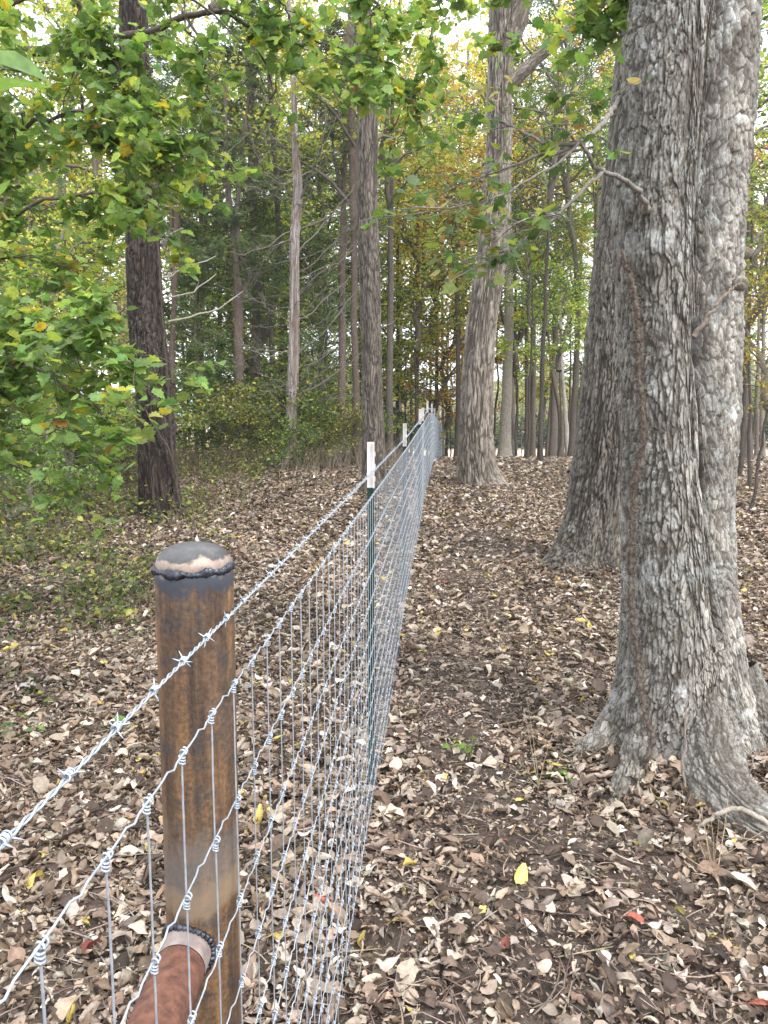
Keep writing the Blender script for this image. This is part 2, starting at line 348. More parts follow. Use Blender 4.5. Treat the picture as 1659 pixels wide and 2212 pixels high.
ORG = [(.58, .30, .05), (.50, .22, .04), (.62, .42, .08), (.25, .22, .05)]
DGR = [(.13, .18, .085), (.18, .235, .10), (.09, .13, .065), (.24, .28, .12)]
# ------------------------------------------------------------------ fallen leaves
def roll_leaves(g, P, L_, nu, nv, rng, col, flat=.0):
    n = len(P); u = np.linspace(0, 1, nu); v = np.linspace(-1, 1, nv)
    U, Vv = np.meshgrid(u, v, indexing='ij')                       # (nu,nv)
    typ = rng.integers(0, 3, n)
    w0 = np.sin(np.pi*np.clip(U, .02, .98)**.8)**.7*.30                       # oval
    w1 = (np.sin(np.pi*np.clip(U, .02, .98))**.6)*.30*(1+.38*np.cos(U*5.2*2*math.pi))  # lobed
    w2 = np.where(U < .45, U/.45, (1-U)/.55)**.7*.44*(1+.25*np.cos(U*3*2*math.pi)); w2 = np.clip(w2, .02, 1)
    Wd = np.stack([w0, w1, w2])[typ]*rng.uniform(.5, 1.1, (n, 1, 1))          # (n,nu,nv)
    if nu < 5: Wd = np.stack([w0, w0*1.2, w2])[typ]
    k = rng.gamma(1.7, .75, (n, 1, 1))*rng.choice([1, 1, 1, -1], (n, 1, 1))*(1-flat)+.02           # cross curl
    kl = rng.normal(0, 1.1, (n, 1, 1))*(1-flat)+.02                                # lengthwise curl
    ang = Vv[None]*k*1.35; R_ = Wd/np.abs(k*1.35)
    x = R_*np.sin(np.abs(ang))*np.sign(Vv)[None]; z = R_*(1-np.cos(ang))*np.sign(k)
    s = (U[None]-.5); al = s*kl; y = np.sin(al)/kl; z = z+(1-np.cos(al))/kl
    z = z+.045*rng.normal(0, 1, (n, nu, nv)); x = x+.03*rng.normal(0, 1, (n, nu, nv))
    q = np.stack([x, y, z], -1)*np.asarray(L_).reshape(n, 1, 1, 1)
    nrm = rng.normal(0, .30*(1-flat)+.05, (n, 3)); nrm[:, 2] = 1; nrm /= np.linalg.norm(nrm, axis=1, keepdims=True)
    a = rng.uniform(0, 2*math.pi, n); d = np.stack([np.cos(a), np.sin(a), 0*a], 1); d -= nrm*(d*nrm).sum(1, keepdims=True); d /= np.linalg.norm(d, axis=1, keepdims=True); sd_ = np.cross(d, nrm)
    q = q[..., 0:1]*sd_[:, None, None]+q[..., 1:2]*d[:, None, None]+q[..., 2:]*nrm[:, None, None]
    q[..., 2] -= q[..., 2].min((1, 2))[:, None, None]*rng.uniform(.4, 1, (n, 1, 1))
    V = P[:, None, None]+q; f = gridf(nu, nv); F = (f[None]+(np.arange(n)*nu*nv)[:, None, None]).reshape(-1, 4)
    g.add(V.reshape(-1, 3), F, np.repeat(col, nu*nv, 0))
LIT = [(.42, .34, .265), (.52, .445, .36), (.33, .245, .175), (.18, .126, .088), (.085, .060, .045), (.34, .235, .165), (.52, .41, .12), (.32, .10, .07), (.66, .60, .51), (.29, .235, .185)]
LW = [19, 10, 20, 21, 19, 6, 2.0, .12, 2.2, 17]
def litter():
    rng = np.random.default_rng(11)
    def pts(n, y0, y1, wmul, wadd):
        y = rng.uniform(y0, y1, n); x = rng.uniform(-1, 1, n)*(wadd+wmul*y1); m = np.abs(x) < wadd+wmul*y
        return x[m], y[m]
    def keep(x, y):
        d = fbm(x*1.3, y*1.3, 0*x, 4, 21)
        path = np.exp(-((x-(.26+.085*y))/(.34+.03*y))**2)*.95+np.exp(-((x-(.9+.10*y))/1.0)**2)*.22   # worn strip along the fence, more bare soil
        pr = np.clip(1.0-path*(.36+.35*sst(2.5, 5, y))+d*.9, .22, 1); pr = np.where(x > .07*y-.1, pr, np.clip(pr+.2, .5, 1))
        return rng.uniform(0, 1, len(x)) < pr
    g = Geo()
    x, y = pts(150000, 1.0, 7.5, .62, .9); m = keep(x, y); x, y = x[m], y[m]; n = len(x)
    P = np.stack([x, y, gz(x, y)+rng.uniform(-.004, .022, n)], 1); roll_leaves(g, P, rng.gamma(4.2, .0105, n).clip(.014, .12), 6, 4, rng, pal(rng, n, LIT, LW, .24, .018))
    x, y = pts(230000, 7.5, 15, .60, .9); m = keep(x, y); x, y = x[m], y[m]; n = len(x)
    P = np.stack([x, y, gz(x, y)+rng.uniform(-.004, .022, n)], 1); roll_leaves(g, P, rng.gamma(5, .0105, n).clip(.02, .11), 4, 3, rng, pal(rng, n, LIT, LW, .24, .018))
    x, y = pts(120000, 15, 30, .56, 1.); m = keep(x, y); x, y = x[m], y[m]; n = len(x)
    P = np.stack([x, y, gz(x, y)+rng.uniform(0, .02, n)], 1); roll_leaves(g, P, rng.gamma(9, .0115, n).clip(.05, .17), 3, 2, rng, pal(rng, n, LIT, LW, .24, .018))
    # drifts against the roots and posts
    for (cx, cy, r0, r1, m_) in ((1.42, 3.72, .28, .85, 4200), (2.0, 7.5, .3, .8, 1500), (-.26, 1.0, .05, .22, 260), (1.66, 13.5, .3, .8, 700), (-3.1, 10.5, .25, .7, 700)):
        a = rng.uniform(0, 2*math.pi, m_); q = r0+(r1-r0)*rng.uniform(0, 1, m_)**1.4; x = cx+q*np.cos(a); y = cy+q*np.sin(a)
        P = np.stack([x, y, gz(x, y)+rng.uniform(0, .075, m_)*np.clip(1-(q-r0)/(r1-r0), 0, 1)], 1); roll_leaves(g, P, rng.gamma(5.5, .0103, m_).clip(.02, .11), 5, 4, rng, pal(rng, m_, LIT, LW, .24, .018))
    tag(g.mk('fallen_leaves', M_LITTER), kind='stuff', label='curled tan and brown fallen leaves covering the dark soil', cat='leaf litter')
    # crumbs: small broken leaf bits and twigs
    g = Geo(); x, y = pts(170000, 1.0, 8, .60, .8); n = len(x)
    P = np.stack([x, y, gz(x, y)+rng.uniform(0, .008, n)], 1); roll_leaves(g, P, rng.uniform(.008, .032, n), 3, 2, rng, pal(rng, n, LIT, LW, .24, .018))
    n = 6500; y = rng.uniform(1.2, 12, n)**1.0; x = rng.uniform(-1, 1, n)*(.6*y+.6); a = rng.uniform(0, math.pi, n); ln = rng.gamma(2, .06, n).clip(.03, .5)
    t = np.linspace(-.5, .5, 5); dx = np.cos(a)[:, None]*t*ln[:, None]; dy = np.sin(a)[:, None]*t*ln[:, None]
    bx = rng.normal(0, .08, (n, 1))*ln[:, None]*(4*t*t); Pq = np.stack([x[:, None]+dx-bx*np.sin(a)[:, None], y[:, None]+dy+bx*np.cos(a)[:, None], 0*dx], -1)
    Pq[..., 2] = gz(Pq[..., 0], Pq[..., 1])+.012+rng.uniform(0, .02, (n, 1))+rng.normal(0, .06, (n, 1))*t*ln[:, None]
    g.tubes(Pq, np.repeat(rng.uniform(.0010, .0032, (n, 1)), 5, 1)*np.array([1, 1, .9, .75, .4]), 4, pal(rng, n, [(.24, .18, .14), (.36, .29, .23), (.13, .09, .07)], [1, 1, 1]))
    tag(g.mk('forest_debris', M_LITTER), kind='stuff', label='broken leaf bits and thin dead twigs over the soil', cat='debris')
litter()
# ------------------------------------------------------------------ bark-covered trunks
SHAG = {61: .0, 91: .12}
def bark_tube(name, P, mat, parent, org, nth, nz, cw, ch, depth, base, var=.25, inner=(.06, .042, .03), flare=None, cross=None, seed=0, lich=None, groove=None, wob=.03, zone=None, shag=.25):
    """P (k,4) spine x y z r, resampled; worley plates displaced along the radius"""
    shag = SHAG.get(seed, shag); S = catmull(P, nz); c = S[:, :3]; r = S[:, 3]
    T = np.gradient(c, axis=0); T /= np.linalg.norm(T, axis=1, keepdims=True)
    ref = np.array([0, -1., 0]) if abs(T[len(T)//2, 1]) < .8 else np.array([0, 0, 1.])
    B = ref-T*(T@ref)[:, None]; B /= np.linalg.norm(B, axis=1, keepdims=True); A = np.cross(T, B)
    th = np.linspace(0, 2*math.pi, nth, endpoint=False)     # th=0 -> +A (right), th=pi/2 -> -B(back)
    ct, st = np.cos(th)[None], np.sin(th)[None]
    s = np.r_[0, np.cumsum(np.linalg.norm(np.diff(c, axis=0), axis=1))][:, None]
    rr = r[:, None]*np.ones((1, nth))
    if cross is not None: rr = cross(s+c[0, 2]*1.0, th[None]+0*s, rr)
    rr = rr*(1+wob*vn(ct*1.2+0*s, st*1.2+0*s, s*1.1, seed+50)+wob*.6*vn(ct*3+0*s, st*3+0*s, s*2.2, seed+51))
    if flare is not None:
        for (a0, amp, w, hh) in flare:
            d = (np.degrees(th)[None]-a0+180) % 360-180
            rr = rr+amp*np.exp(-(d/w)**2)*np.exp(-s/hh)
    u, v, q = ct*rr/cw, st*rr/cw, s/ch+0*ct; zz_ = vn(ct*1.6+0*s, st*1.6+0*s, s*1.3, seed+60); q = q*1.0+1.6*vn(ct*1.1+0*s, st*1.1+0*s, s*.9, seed+61); u = u+1.3*zz_*vn(u*.25, v*.25, q*.3, seed+62); v = v+1.3*vn(u*.25, v*.25+7, q*.3, seed+63)
    wx = .55*vn(u*.7, v*.7, q*.9, seed); wy = .55*vn(u*.7+9, v*.7, q*.9, seed+1); wz = .5*vn(u*.6, v*.6+5, q*.6, seed+2)
    f1, f2, cid, zc = worley(u+wx, v+wy, q+wz, seed+3)
    hw = sst(.0, .22, f2-f1); nv = vn(u*.85+wx*.6, v*.85+wy*.6, q*.30, seed+11)+.45*vn(u*1.9, v*1.9, q*.8, seed+12)
    am = sst(-.25, .25, vn(ct*1.8+0*s, st*1.8+0*s, s*1.7, seed+64)); fis = sst(.015, .14+.22*am, np.abs(nv)); h = fis*(.78-.45*am+(.22+.45*am)*hw)
    f1b, f2b, cb, zb = worley((u+wx)*2.3, (v+wy)*2.3, (q+wz)*2.0, seed+8); hb = sst(.0, .3, f2b-f1b)
    fine = fbm(u*2.6, v*2.6, q*2.6, 4, seed+4)+.6*fbm(u*6, v*6, q*5, 2, seed+14)
    disp = depth*(h*(.62+.22*cid+shag*np.clip(zc+.1, -.5, .7))+.12*hb*h+.45*fine)-.6*depth
    if groove is not None:
        gq = groove(s+c[0, 2], th[None]+0*s); disp = np.maximum(disp-gq, .02-rr)
    rr = rr+disp
    V = c[:, None]+rr[..., None]*(A[:, None]*ct[..., None]-B[:, None]*st[..., None])
    big = fbm(ct*2+0*s, st*2+0*s, s*1.6, 3, seed+20)
    val = (1+var*(cid-.5)*2)*(1+.30*big)*(1+.45*fine)
    col = np.array(base)[None, None]*val[..., None]
    m = (1-fis*hw)[..., None]*.85; col = col*(1-m)+np.array(inner)*m
    if lich is not None:
        lm = sst(.1, .35, fbm(ct*rr*lich[0], st*rr*lich[0], s*lich[0], 4, seed+30)+lich[1])[..., None]*(h[..., None]*.8+.1); col = col*(1-lm)+np.array(lich[2])*lm
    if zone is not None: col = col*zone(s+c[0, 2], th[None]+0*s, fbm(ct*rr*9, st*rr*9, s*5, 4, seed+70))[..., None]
    F = gridf(nz, nth, True)
    return mk(name, V, F, mat, parent, col=np.clip(col.reshape(-1, 3), .01, .9), org=org)
def px_spine(path, Y, extra_top=None, dy=None):
    """path of (px, py, width_px) from top to bottom -> spine rows x y z r, base first"""
    rows = []
    for (x, y, w) in path:
        p = W(x, y, Y); cen = math.cos(PITCH)*Y-math.sin(PITCH)*(p[2]-CAMZ); rows.append([p[0], Y, p[2], w/2*cen/F_*(.86 if Y > 17 else 1)])
    rows = rows[::-1]
    g0 = float(gz(rows[0][0], Y)); rows[0][2] = g0-.08
    if extra_top:
        t = rows[-1]; k = rows[-2]; dx = (t[0]-k[0])/max(.2, t[2]-k[2])
        rows.append([t[0]+dx*extra_top*.6, Y, t[2]+extra_top, t[3]*.72])
    return np.array(rows)
def extend_limbs(parent, org, top, H, n, rng, col, name='limb', r0=.08, el=(25, 60), mat=None, ln=2.5):
    g = Geo()
    for k in range(n):
        a = rng.uniform(0, 2*math.pi); e = R(rng.uniform(*el)); z = rng.uniform(.0, 1)*H; L_ = ln*rng.uniform(.6, 1.2)*(1.1-.5*z/H)
        d = np.array([math.cos(a)*math.cos(e), math.sin(a)*math.cos(e), math.sin(e)]); t = np.linspace(0, 1, 7)[:, None]
        p = np.array(top)+[0, 0, z]+d*t*L_+np.cumsum(rng.normal(0, .05*L_/3, (7, 3)), 0)*np.minimum(1, t*3)
        g.tubes(p, r0*rng.uniform(.5, 1)*(1-.85*t[:, 0]), 6, col)
        for j in range(5):
            i = rng.integers(2, 6); d2 = d+rng.normal(0, .6, 3); d2 /= np.linalg.norm(d2); q = p[i]+d2*np.linspace(0, 1, 5)[:, None]*L_*.4+np.cumsum(rng.normal(0, .03, (5, 3)), 0)
            g.tubes(q, r0*.3*(1-.85*np.linspace(0, 1, 5)), 5, col)
    return g.mk(name, mat or M_TWIG, parent, org=org)
# ------------------------------------------------------------------ front double-stemmed tree
FY = 3.78
_pt = [(-500, 1385, 1545, 1690), (0, 1367, 1524, 1652), (200, 1346, 1507, 1640), (400, 1339, 1494, 1622), (550, 1338, 1489, 1614), (700, 1341, 1490, 1611), (900, 1343, 1497, 1603), (1100, 1345, 1506, 1588),
       (1300, 1342, 1513, 1590), (1450, 1336, 1518, 1598), (1560, 1322, 1520, 1618), (1660, 1310, 1520, 1640), (1760, 1300, 1520, 1650)]
_tb = []
for (y, l, s_, r_) in _pt:
    a, b_, c_ = W(l, y, FY), W(s_, y, FY), W(r_, y, FY); _tb.append([a[2], a[0], b_[0], c_[0]])
_tb = np.array(_tb[::-1])
def front_tree():
    z0 = -.12; rng = np.random.default_rng(3)
    top = _tb[-1, 0]; seam = lambda z: np.interp(z, _tb[:, 0], _tb[:, 2])
    zs = np.linspace(z0, top, 14); P = np.stack([seam(zs)-.01, FY+0*zs, zs, .2+0*zs], 1)
    def cross(z, th, rr):
        lx, sx, rx = [np.interp(z, _tb[:, 0], _tb[:, k]) for k in (1, 2, 3)]
        cx = np.interp(z, zs, P[:, 0]); o = .024
        def circ(xl, xr, yo):
            r = (xr-xl)/2; dx = (xl+xr)/2-cx; n = dx*np.cos(th)+yo*np.sin(th); d2 = dx*dx+yo*yo
            dis = r*r-d2+n*n; return np.where(dis > 0, n+np.sqrt(np.maximum(dis, 0)), -.05)
        a = circ(lx, sx+o, -.0); b = circ(sx-o, rx, .05*sst(0, 1.5, z)); k = .010+.09*sst(1.6, .3, z)
        return np.maximum(k*np.log(np.exp(np.clip(a/k, -40, 40))+np.exp(np.clip(b/k, -40, 40))), .03)
    def groove(z, th):
        t = np.degrees(th); w = lambda a, s: ((t-a+180) % 360-180)/s
        # dark hollow in the seam, long slit under it, and a lower split
        g = .115*np.exp(-w(278, 24)**4)*np.exp(-((z-2.04)/.10)**4)
        g = g+.035*np.exp(-w(269+2.5*vn(z*5, 0*z, 0*z+2, 3), 5)**2)*sst(.75, 1.5, z)
        g = g+.05*np.exp(-w(268+6*vn(z*7, 0*z, 0*z, 3), 5)**2)*sst(2.25, 2.0, z)*sst(.95, 1.5, z)
        g = g+.10*np.exp(-w(280, 10)**4)*np.exp(-((z-1.43)/.11)**4)+.04*np.exp(-w(276, 7)**2)*np.exp(-((z-.83)/.16)**2)
        g = g+.02*np.exp(-w(240+14*vn(z*3, 0*z+4, 0*z, 3), 5)**2)*sst(.1, .5, z)
        g = g+.06*np.exp(-w(262, 17)**2)*np.exp(-((z-.1)/.20)**2)
        return g
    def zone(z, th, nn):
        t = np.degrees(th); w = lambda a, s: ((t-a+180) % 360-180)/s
        # patchy pale strips along the seam and on the right stem, darker bark on the left
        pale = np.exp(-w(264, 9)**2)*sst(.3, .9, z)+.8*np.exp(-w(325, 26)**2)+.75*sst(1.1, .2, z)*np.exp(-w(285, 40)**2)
        rot = np.maximum(np.exp(-w(278, 22)**4)*np.exp(-((z-2.03)/.10)**4), np.exp(-w(280, 9)**4)*np.exp(-((z-1.43)/.11)**4))   # darker colour inside the hollow and the split
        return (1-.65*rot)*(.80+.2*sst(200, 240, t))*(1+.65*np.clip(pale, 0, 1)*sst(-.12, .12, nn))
    org = (seam(0), FY, 0); t = thing('double_stemmed_tree', org, 'large grey flaky-barked tree with two fused stems and spreading roots, nearest on the right', 'tree')
    fl = [(178, .12, 24, .17), (222, .12, 20, .20), (288, .20, 24, .34), (240, .10, 20, .26), (350, .14, 26, .22), (90, .15, 30, .2), (30, .1, 25, .2), (135, .1, 20, .2)]
    BC = (.25, .235, .208)
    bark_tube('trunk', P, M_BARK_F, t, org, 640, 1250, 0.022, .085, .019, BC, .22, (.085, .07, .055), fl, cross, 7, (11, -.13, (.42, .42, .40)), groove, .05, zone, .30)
    # roots
    def root(pts, rad, nth, nz, sd):
        Q = WP(pts); Q = np.c_[Q, rad]; Q[-1, 2] = gz(Q[-1, 0], Q[-1, 1])-.04
        bark_tube('root', Q, M_BARK_F, t, org, nth, nz, .022, .06, .015, (.225, .21, .185), .25, (.085, .07, .055), None, None, sd, (9, -.22, (.38, .40, .33)), None, .10)
    root([(1520, 1400, 3.86), (1532, 1590, 3.54), (1572, 1725, 3.20), (1650, 1795, 3.01), (1790, 1850, 2.92)], [.07, .125, .13, .125, .10], 200, 280, 31)
    root([(1372, 1490, 3.88), (1300, 1610, 3.74), (1225, 1648, 3.67), (1120, 1662, 3.63)], [.09, .085, .055, .025], 130, 190, 32)
    root([(1412, 1480, 3.84), (1374, 1650, 3.50), (1338, 1735, 3.28), (1308, 1785, 3.18)], [.05, .08, .062, .03], 130, 170, 33)
    root([(1455, 1540, 3.78), (1468, 1690, 3.40), (1474, 1765, 3.26), (1490, 1830, 3.18)], [.05, .045, .04, .02], 90, 140, 34)
    root([(1600, 1440, 3.8), (1650, 1570, 3.74), (1710, 1640, 3.66), (1850, 1690, 3.6)], [.08, .10, .09, .06], 130, 180, 35)
    # branch stub with the fanned thin branches
    g = Geo(); gl = Geo(); cb = np.array((.20, .18, .16))
    B_ = [([(1394, 450, 3.58), (1380, 415, 3.50), (1345, 388, 3.42), (1300, 370, 3.36), (1282, 350, 3.32), (1266, 325, 3.3), (1252, 308, 3.3)], .013, .008),
          ([(1337, 212, 3.85), (1315, 250, 3.6), (1290, 280, 3.45), (1265, 297, 3.35), (1252, 308, 3.3)], .013, .010),
          ([(1252, 308, 3.3), (1210, 314, 3.3), (1170, 305, 3.35), (1120, 280, 3.4), (1060, 258, 3.45), (990, 240, 3.5)], .008, .003),
          ([(1252, 308, 3.3), (1215, 330, 3.3), (1150, 342, 3.3), (1090, 365, 3.35), (1010, 395, 3.4), (930, 430, 3.5)], .007, .002),
          ([(1252, 308, 3.3), (1220, 340, 3.25), (1150, 385, 3.2), (1060, 430, 3.2), (960, 450, 3.2), (870, 440, 3.2)], .006, .002),
          ([(1300, 372, 3.36), (1262, 405, 3.3), (1210, 460, 3.3), (1160, 500, 3.3), (1095, 550, 3.3), (1000, 585, 3.3)], .009, .002),
          ([(1252, 308, 3.3), (1215, 278, 3.25), (1180, 258, 3.2), (1182, 225, 3.2), (1230, 205, 3.2)], .006, .002),
          ([(1262, 300, 3.3), (1258, 270, 3.2), (1255, 235, 3.2)], .004, .0015),
          ([(1210, 460, 3.3), (1180, 465, 3.2), (1120, 480, 3.1), (1070, 520, 3.1)], .005, .0015)]
    for (pp, ra, rb) in B_:
        q = catmull(WP(pp), 18); q[1:-1] += rng.normal(0, .004, (16, 3)); g.tubes(q, np.linspace(ra, rb, 18), 8, cb*rng.uniform(.8, 1.4))
        if rb < .004:
            m = int(len(pp)*3)
            for _ in range(m):
                i = rng.integers(5, 18); d = rng.normal(0, 1, 3)*[1, .7, .5]+(q[min(17, i)]-q[max(0, i-3)])*9; d /= np.linalg.norm(d); ln = rng.uniform(.10, .34)
                tw = q[i]+d*np.linspace(0, 1, 6)[:, None]*ln+np.cumsum(rng.normal(0, .008, (6, 3)), 0); g.tubes(tw, np.linspace(.0022, .0009, 6), 4, cb)
                k = rng.integers(2, 6); pi_ = tw[rng.integers(2, 6, k)]+rng.normal(0, .012, (k, 3))
                leaves(gl, pi_, rng.uniform(.035, .066, k), 'lobed' if rng.random() < .6 else 'oval', rng, pal(rng, k, [(.13, .22, .05), (.22, .27, .06), (.28, .18, .09), (.38, .33, .12), (.08, .14, .045)], [5, 4, .6, 1.0, 4]), .7, .6)
    g.mk('branch', M_TWIG, t, org=org); tag(gl.mk('foliage', M_LEAF, t, org=org))
    extend_limbs(t, org, (1.95, FY, top-.1), 2.0, 5, rng, (.2, .19, .17), r0=.07, ln=2.2)
    # knot where the branch leaves, and the knot with stick on the right stem
    for (px, py, Y, r) in ((1396, 452, 3.60, .022), (1598, 612, 3.62, .035)):
        g = Geo()
        th = np.linspace(0, 2*math.pi, 28, endpoint=False)[None]; ph = np.linspace(0, math.pi, 14)[:, None]; c = W(px, py, Y)
        q = np.stack([np.sin(ph)*np.cos(th), np.cos(ph)+0*th, np.sin(ph)*np.sin(th)], -1); q = q*(r*(1+.3*fbm(q[..., 0]*3+px, q[..., 1]*3, q[..., 2]*3, 3, 4)))[..., None]; g.add(c+q.reshape(-1, 3), gridf(14, 28, True), (.22, .19, .15))
        g.mk('burl', M_BARK_F, t, org=org)
    return t
front_tree()
def hairy_vine():
    rng = np.random.default_rng(8); path = [(1346, 540, 3.60), (1352, 570, 3.585), (1372, 640, 3.565), (1378, 760, 3.55), (1385, 860, 3.53), (1392, 930, 3.52), (1376, 1010, 3.54), (1365, 1120, 3.55), (1362, 1300, 3.56), (1378, 1430, 3.53), (1392, 1540, 3.46), (1408, 1590, 3.44), (1396, 1650, 3.40), (1402, 1700, 3.36), (1436, 1752, 3.32)]
    q = catmull(WP(path), 260); org = W(1436, 1752, 3.32); org[2] = 0
    t = thing('climbing_vine', org, 'hairy reddish brown vine climbing the left flank of the big double-stemmed tree', 'vine')
    g = Geo(); r = .0085*(1+.35*vn(np.arange(260)*.21, 0*np.arange(260), 0*np.arange(260), 2)); q = q+.004*np.random.default_rng(1).normal(0, 1, q.shape); g.tubes(q, r, 10, (.125, .10, .08)); g.mk('stem', M_TWIG, t, org=org)
    n = 3000; i = rng.integers(3, 258, n); d = rng.normal(0, 1, (n, 3))*[1, .25, .6]; d[:, 1] -= .25; d /= np.linalg.norm(d, axis=1, keepdims=True); ln = rng.uniform(.012, .042, (n, 1))
    s = np.linspace(0, 1, 4)[None, :, None]; p = q[i][:, None]+d[:, None]*s*ln[:, :, None]+rng.normal(0, .003, (n, 4, 3))*s
    g = Geo(); g.tubes(p, np.tile([.0011, .0009, .0008, .0005], (n, 1)), 3, pal(rng, n, [(.145, .105, .08), (.09, .07, .055), (.23, .185, .15)], [2, 1, 1])); g.mk('rootlets', M_TWIG, t, org=org)
hairy_vine()
def oak_vine():
    org = W(388, 1095, 10.4); org[2] = 0; t = thing('climbing_vine', org, 'two dark vine stems winding up the left dark oak trunk', 'vine'); rng = np.random.default_rng(5)
    for pts, r_ in (([(392, 1112, 10.35), (384, 1060, 10.36), (366, 975, 10.33), (335, 925, 10.3), (312, 880, 10.33)], .024), ([(380, 1100, 10.4), (372, 1000, 10.42), (364, 850, 10.42), (354, 720, 10.42), (346, 600, 10.42), (340, 480, 10.44), (330, 350, 10.42)], .02)):
        q = catmull(WP(pts), 60); q += rng.normal(0, .006, q.shape); g = Geo(); g.tubes(q, np.linspace(r_*.8, r_*.5, 60), 8, (.075, .058, .046)); g.mk('stem', M_TWIG, t, org=org)
oak_vine()
def stick_thing(name, pts, rad, col, label, cat, mat=None, side=14, group=None, jit=.004, seed=1):
    rng = np.random.default_rng(seed); q = catmull(WP(pts), 30); q[1:-1] += rng.normal(0, jit, (28, 3)); g = Geo(); g.tubes(q, np.interp(np.linspace(0, 1, 30), np.linspace(0, 1, len(rad)), rad), side, col)
    for k in (0, 29):
        r = rad[0] if k == 0 else rad[-1]; g.tubes(np.array([q[k], q[k]+(q[k]-q[28 if k else 1])*.15]), np.array([r, .0005]), side, col)
    o = g.mk(name, mat or M_TWIG, None); return tag(o, label, cat, group)
stick_thing('dead_stick', [(1498, 728, 3.36), (1520, 700, 3.35), (1545, 660, 3.38), (1590, 615, 3.48)], [.012, .008, .007, .004], (.20, .16, .13), 'dead brown stick poking up out of the hollow in the big tree', 'stick')
stick_thing('fallen_branch', [(1482, 1818, 3.02), (1540, 1826, 2.99), (1600, 1836, 2.95), (1760, 1850, 2.88)], [.020, .025, .027, .030], (.40, .36, .27), 'short thick pale fallen branch lying at the foot of the big tree root', 'branch', M_BARK, 24)
stick_thing('curved_stick', [(1470, 1838, 2.95), (1510, 1790, 2.99), (1560, 1752, 3.0), (1600, 1748, 2.98), (1690, 1800, 2.9)], [.004, .008, .010, .011, .010], (.33, .29, .24), 'thin curved grey stick arching over the big tree root', 'stick')
stick_thing('bare_sapling', [(1498, 1770, 3.22), (1480, 1700, 3.25), (1478, 1600, 3.28), (1490, 1500, 3.30), (1530, 1430, 3.32), (1560, 1392, 3.35)], [.006, .006, .0055, .004, .003, .0015], (.24, .2, .17), 'bare upright twig of a sapling against the base of the big tree', 'sapling', None, 8)
stick_thing('bare_sapling', [(1628, 1800, 3.1), (1618, 1730, 3.12), (1622, 1660, 3.14), (1650, 1590, 3.16)], [.005, .004, .004, .002], (.2, .17, .15), 'thin bare stem standing on the right root of the big tree', 'sapling', None, 8)
def on_ground(px, py, up=.012):
    Y = 2.
    for _ in range(30): p = W(px, py, Y); Y = Y*(1+(p[2]-up-float(gz(p[0], Y)))/(CAMZ-p[2]+1e-6))
    return (px, py, Y)
for k, (pts, r0, r1, cl, lb) in enumerate([
    ([(842, 2098), (905, 2070), (948, 2010), (968, 1930), (985, 1880)], .007, .003, (.34, .29, .25), 'crooked pale dead stick on the litter below the middle of the right clearing'),
    ([(118, 2110), (190, 2085), (270, 2040), (330, 1990)], .009, .005, (.34, .30, .25), 'pale dead stick on the leaves left of the lower end of the rusty post'),
    ([(1080, 2105), (1180, 2095), (1290, 2110), (1400, 2090)], .004, .003, (.28, .23, .19), 'long thin brown stick lying level in front of the short fallen branch'),
    ([(900, 1680), (935, 1700), (925, 1745)], .010, .007, (.36, .31, .26), 'short bent pale stick between the fence and the left root of the big tree'),
    ([(1590, 1395), (1640, 1410), (1720, 1425)], .014, .010, (.25, .21, .18), 'brown dead branch on the ground right of the big double-stemmed tree'),
    ([(1040, 1310), (1100, 1262), (1165, 1230), (1200, 1215)], .012, .006, (.15, .12, .10), 'dark dead stick at the left foot of the leaning oak'),
    ([(20, 1985), (90, 1960), (150, 1975)], .004, .003, (.33, .28, .23), 'thin dead twig on the leaves at the far left')]):
    stick_thing('dead_stick', [on_ground(*p) for p in pts], [r0, (r0+r1)/2, r1], cl, lb, 'stick', None, 10, None, .006, 40+k)
# ------------------------------------------------------------------ other big trunks
def big_tree(name, path, Y, label, cat, base, inner, cw, ch, depth, nth, nz, flare, seed, lich=None, extra=3.5, limbs=4, mat=None, rows_top=None, limbcol=None):
    S = px_spine(path, Y, extra); org = (S[0, 0], Y, gz(S[0, 0], Y)); t = thing(name, org, label, cat)
    bark_tube('trunk', S, mat or M_BARK, t, org, nth, nz, cw, ch, depth, base, .22, inner, flare, None, seed, lich, None, .04)
    rng = np.random.default_rng(seed)
    if limbs: extend_limbs(t, org, (S[-2, 0], Y, S[-2, 2]+.3), extra-.3, limbs, rng, limbcol or base, r0=S[-1, 3]*.45, ln=3.2)
    return t, org, S
big_tree('oak_tree', [(1400, -60, 96), (1385, 100, 98), (1368, 300, 100), (1356, 400, 104), (1343, 553, 112), (1332, 700, 122), (1318, 900, 134), (1302, 1050, 142), (1286, 1160, 152), (1272, 1250, 166)], 7.6,
    'leaning dark furrowed oak trunk half hidden behind the big double-stemmed tree', 'tree', (.165, .148, .125), (.028, .022, .017), .025, .14, .031, 300, 760, [(200, .16, 25, .2), (250, .12, 22, .2), (310, .14, 25, .22), (350, .12, 25, .2)], 61, (5, -.30, (.36, .37, .34)))
T_A = big_tree('oak_tree', [(286, -60, 54), (290, 100, 58), (298, 300, 62), (308, 430, 66), (309, 500, 68), (312, 600, 70), (318, 700, 74), (328, 800, 76), (335, 900, 76), (341, 1000, 79), (349, 1118, 88)], 10.6,
    'dark brown deeply furrowed oak trunk standing left behind the rusty pipe post', 'tree', (.058, .044, .036), (.014, .010, .008), .040, .17, .030, 190, 600, [(200, .10, 25, .18), (330, .12, 25, .2)], 71, None)
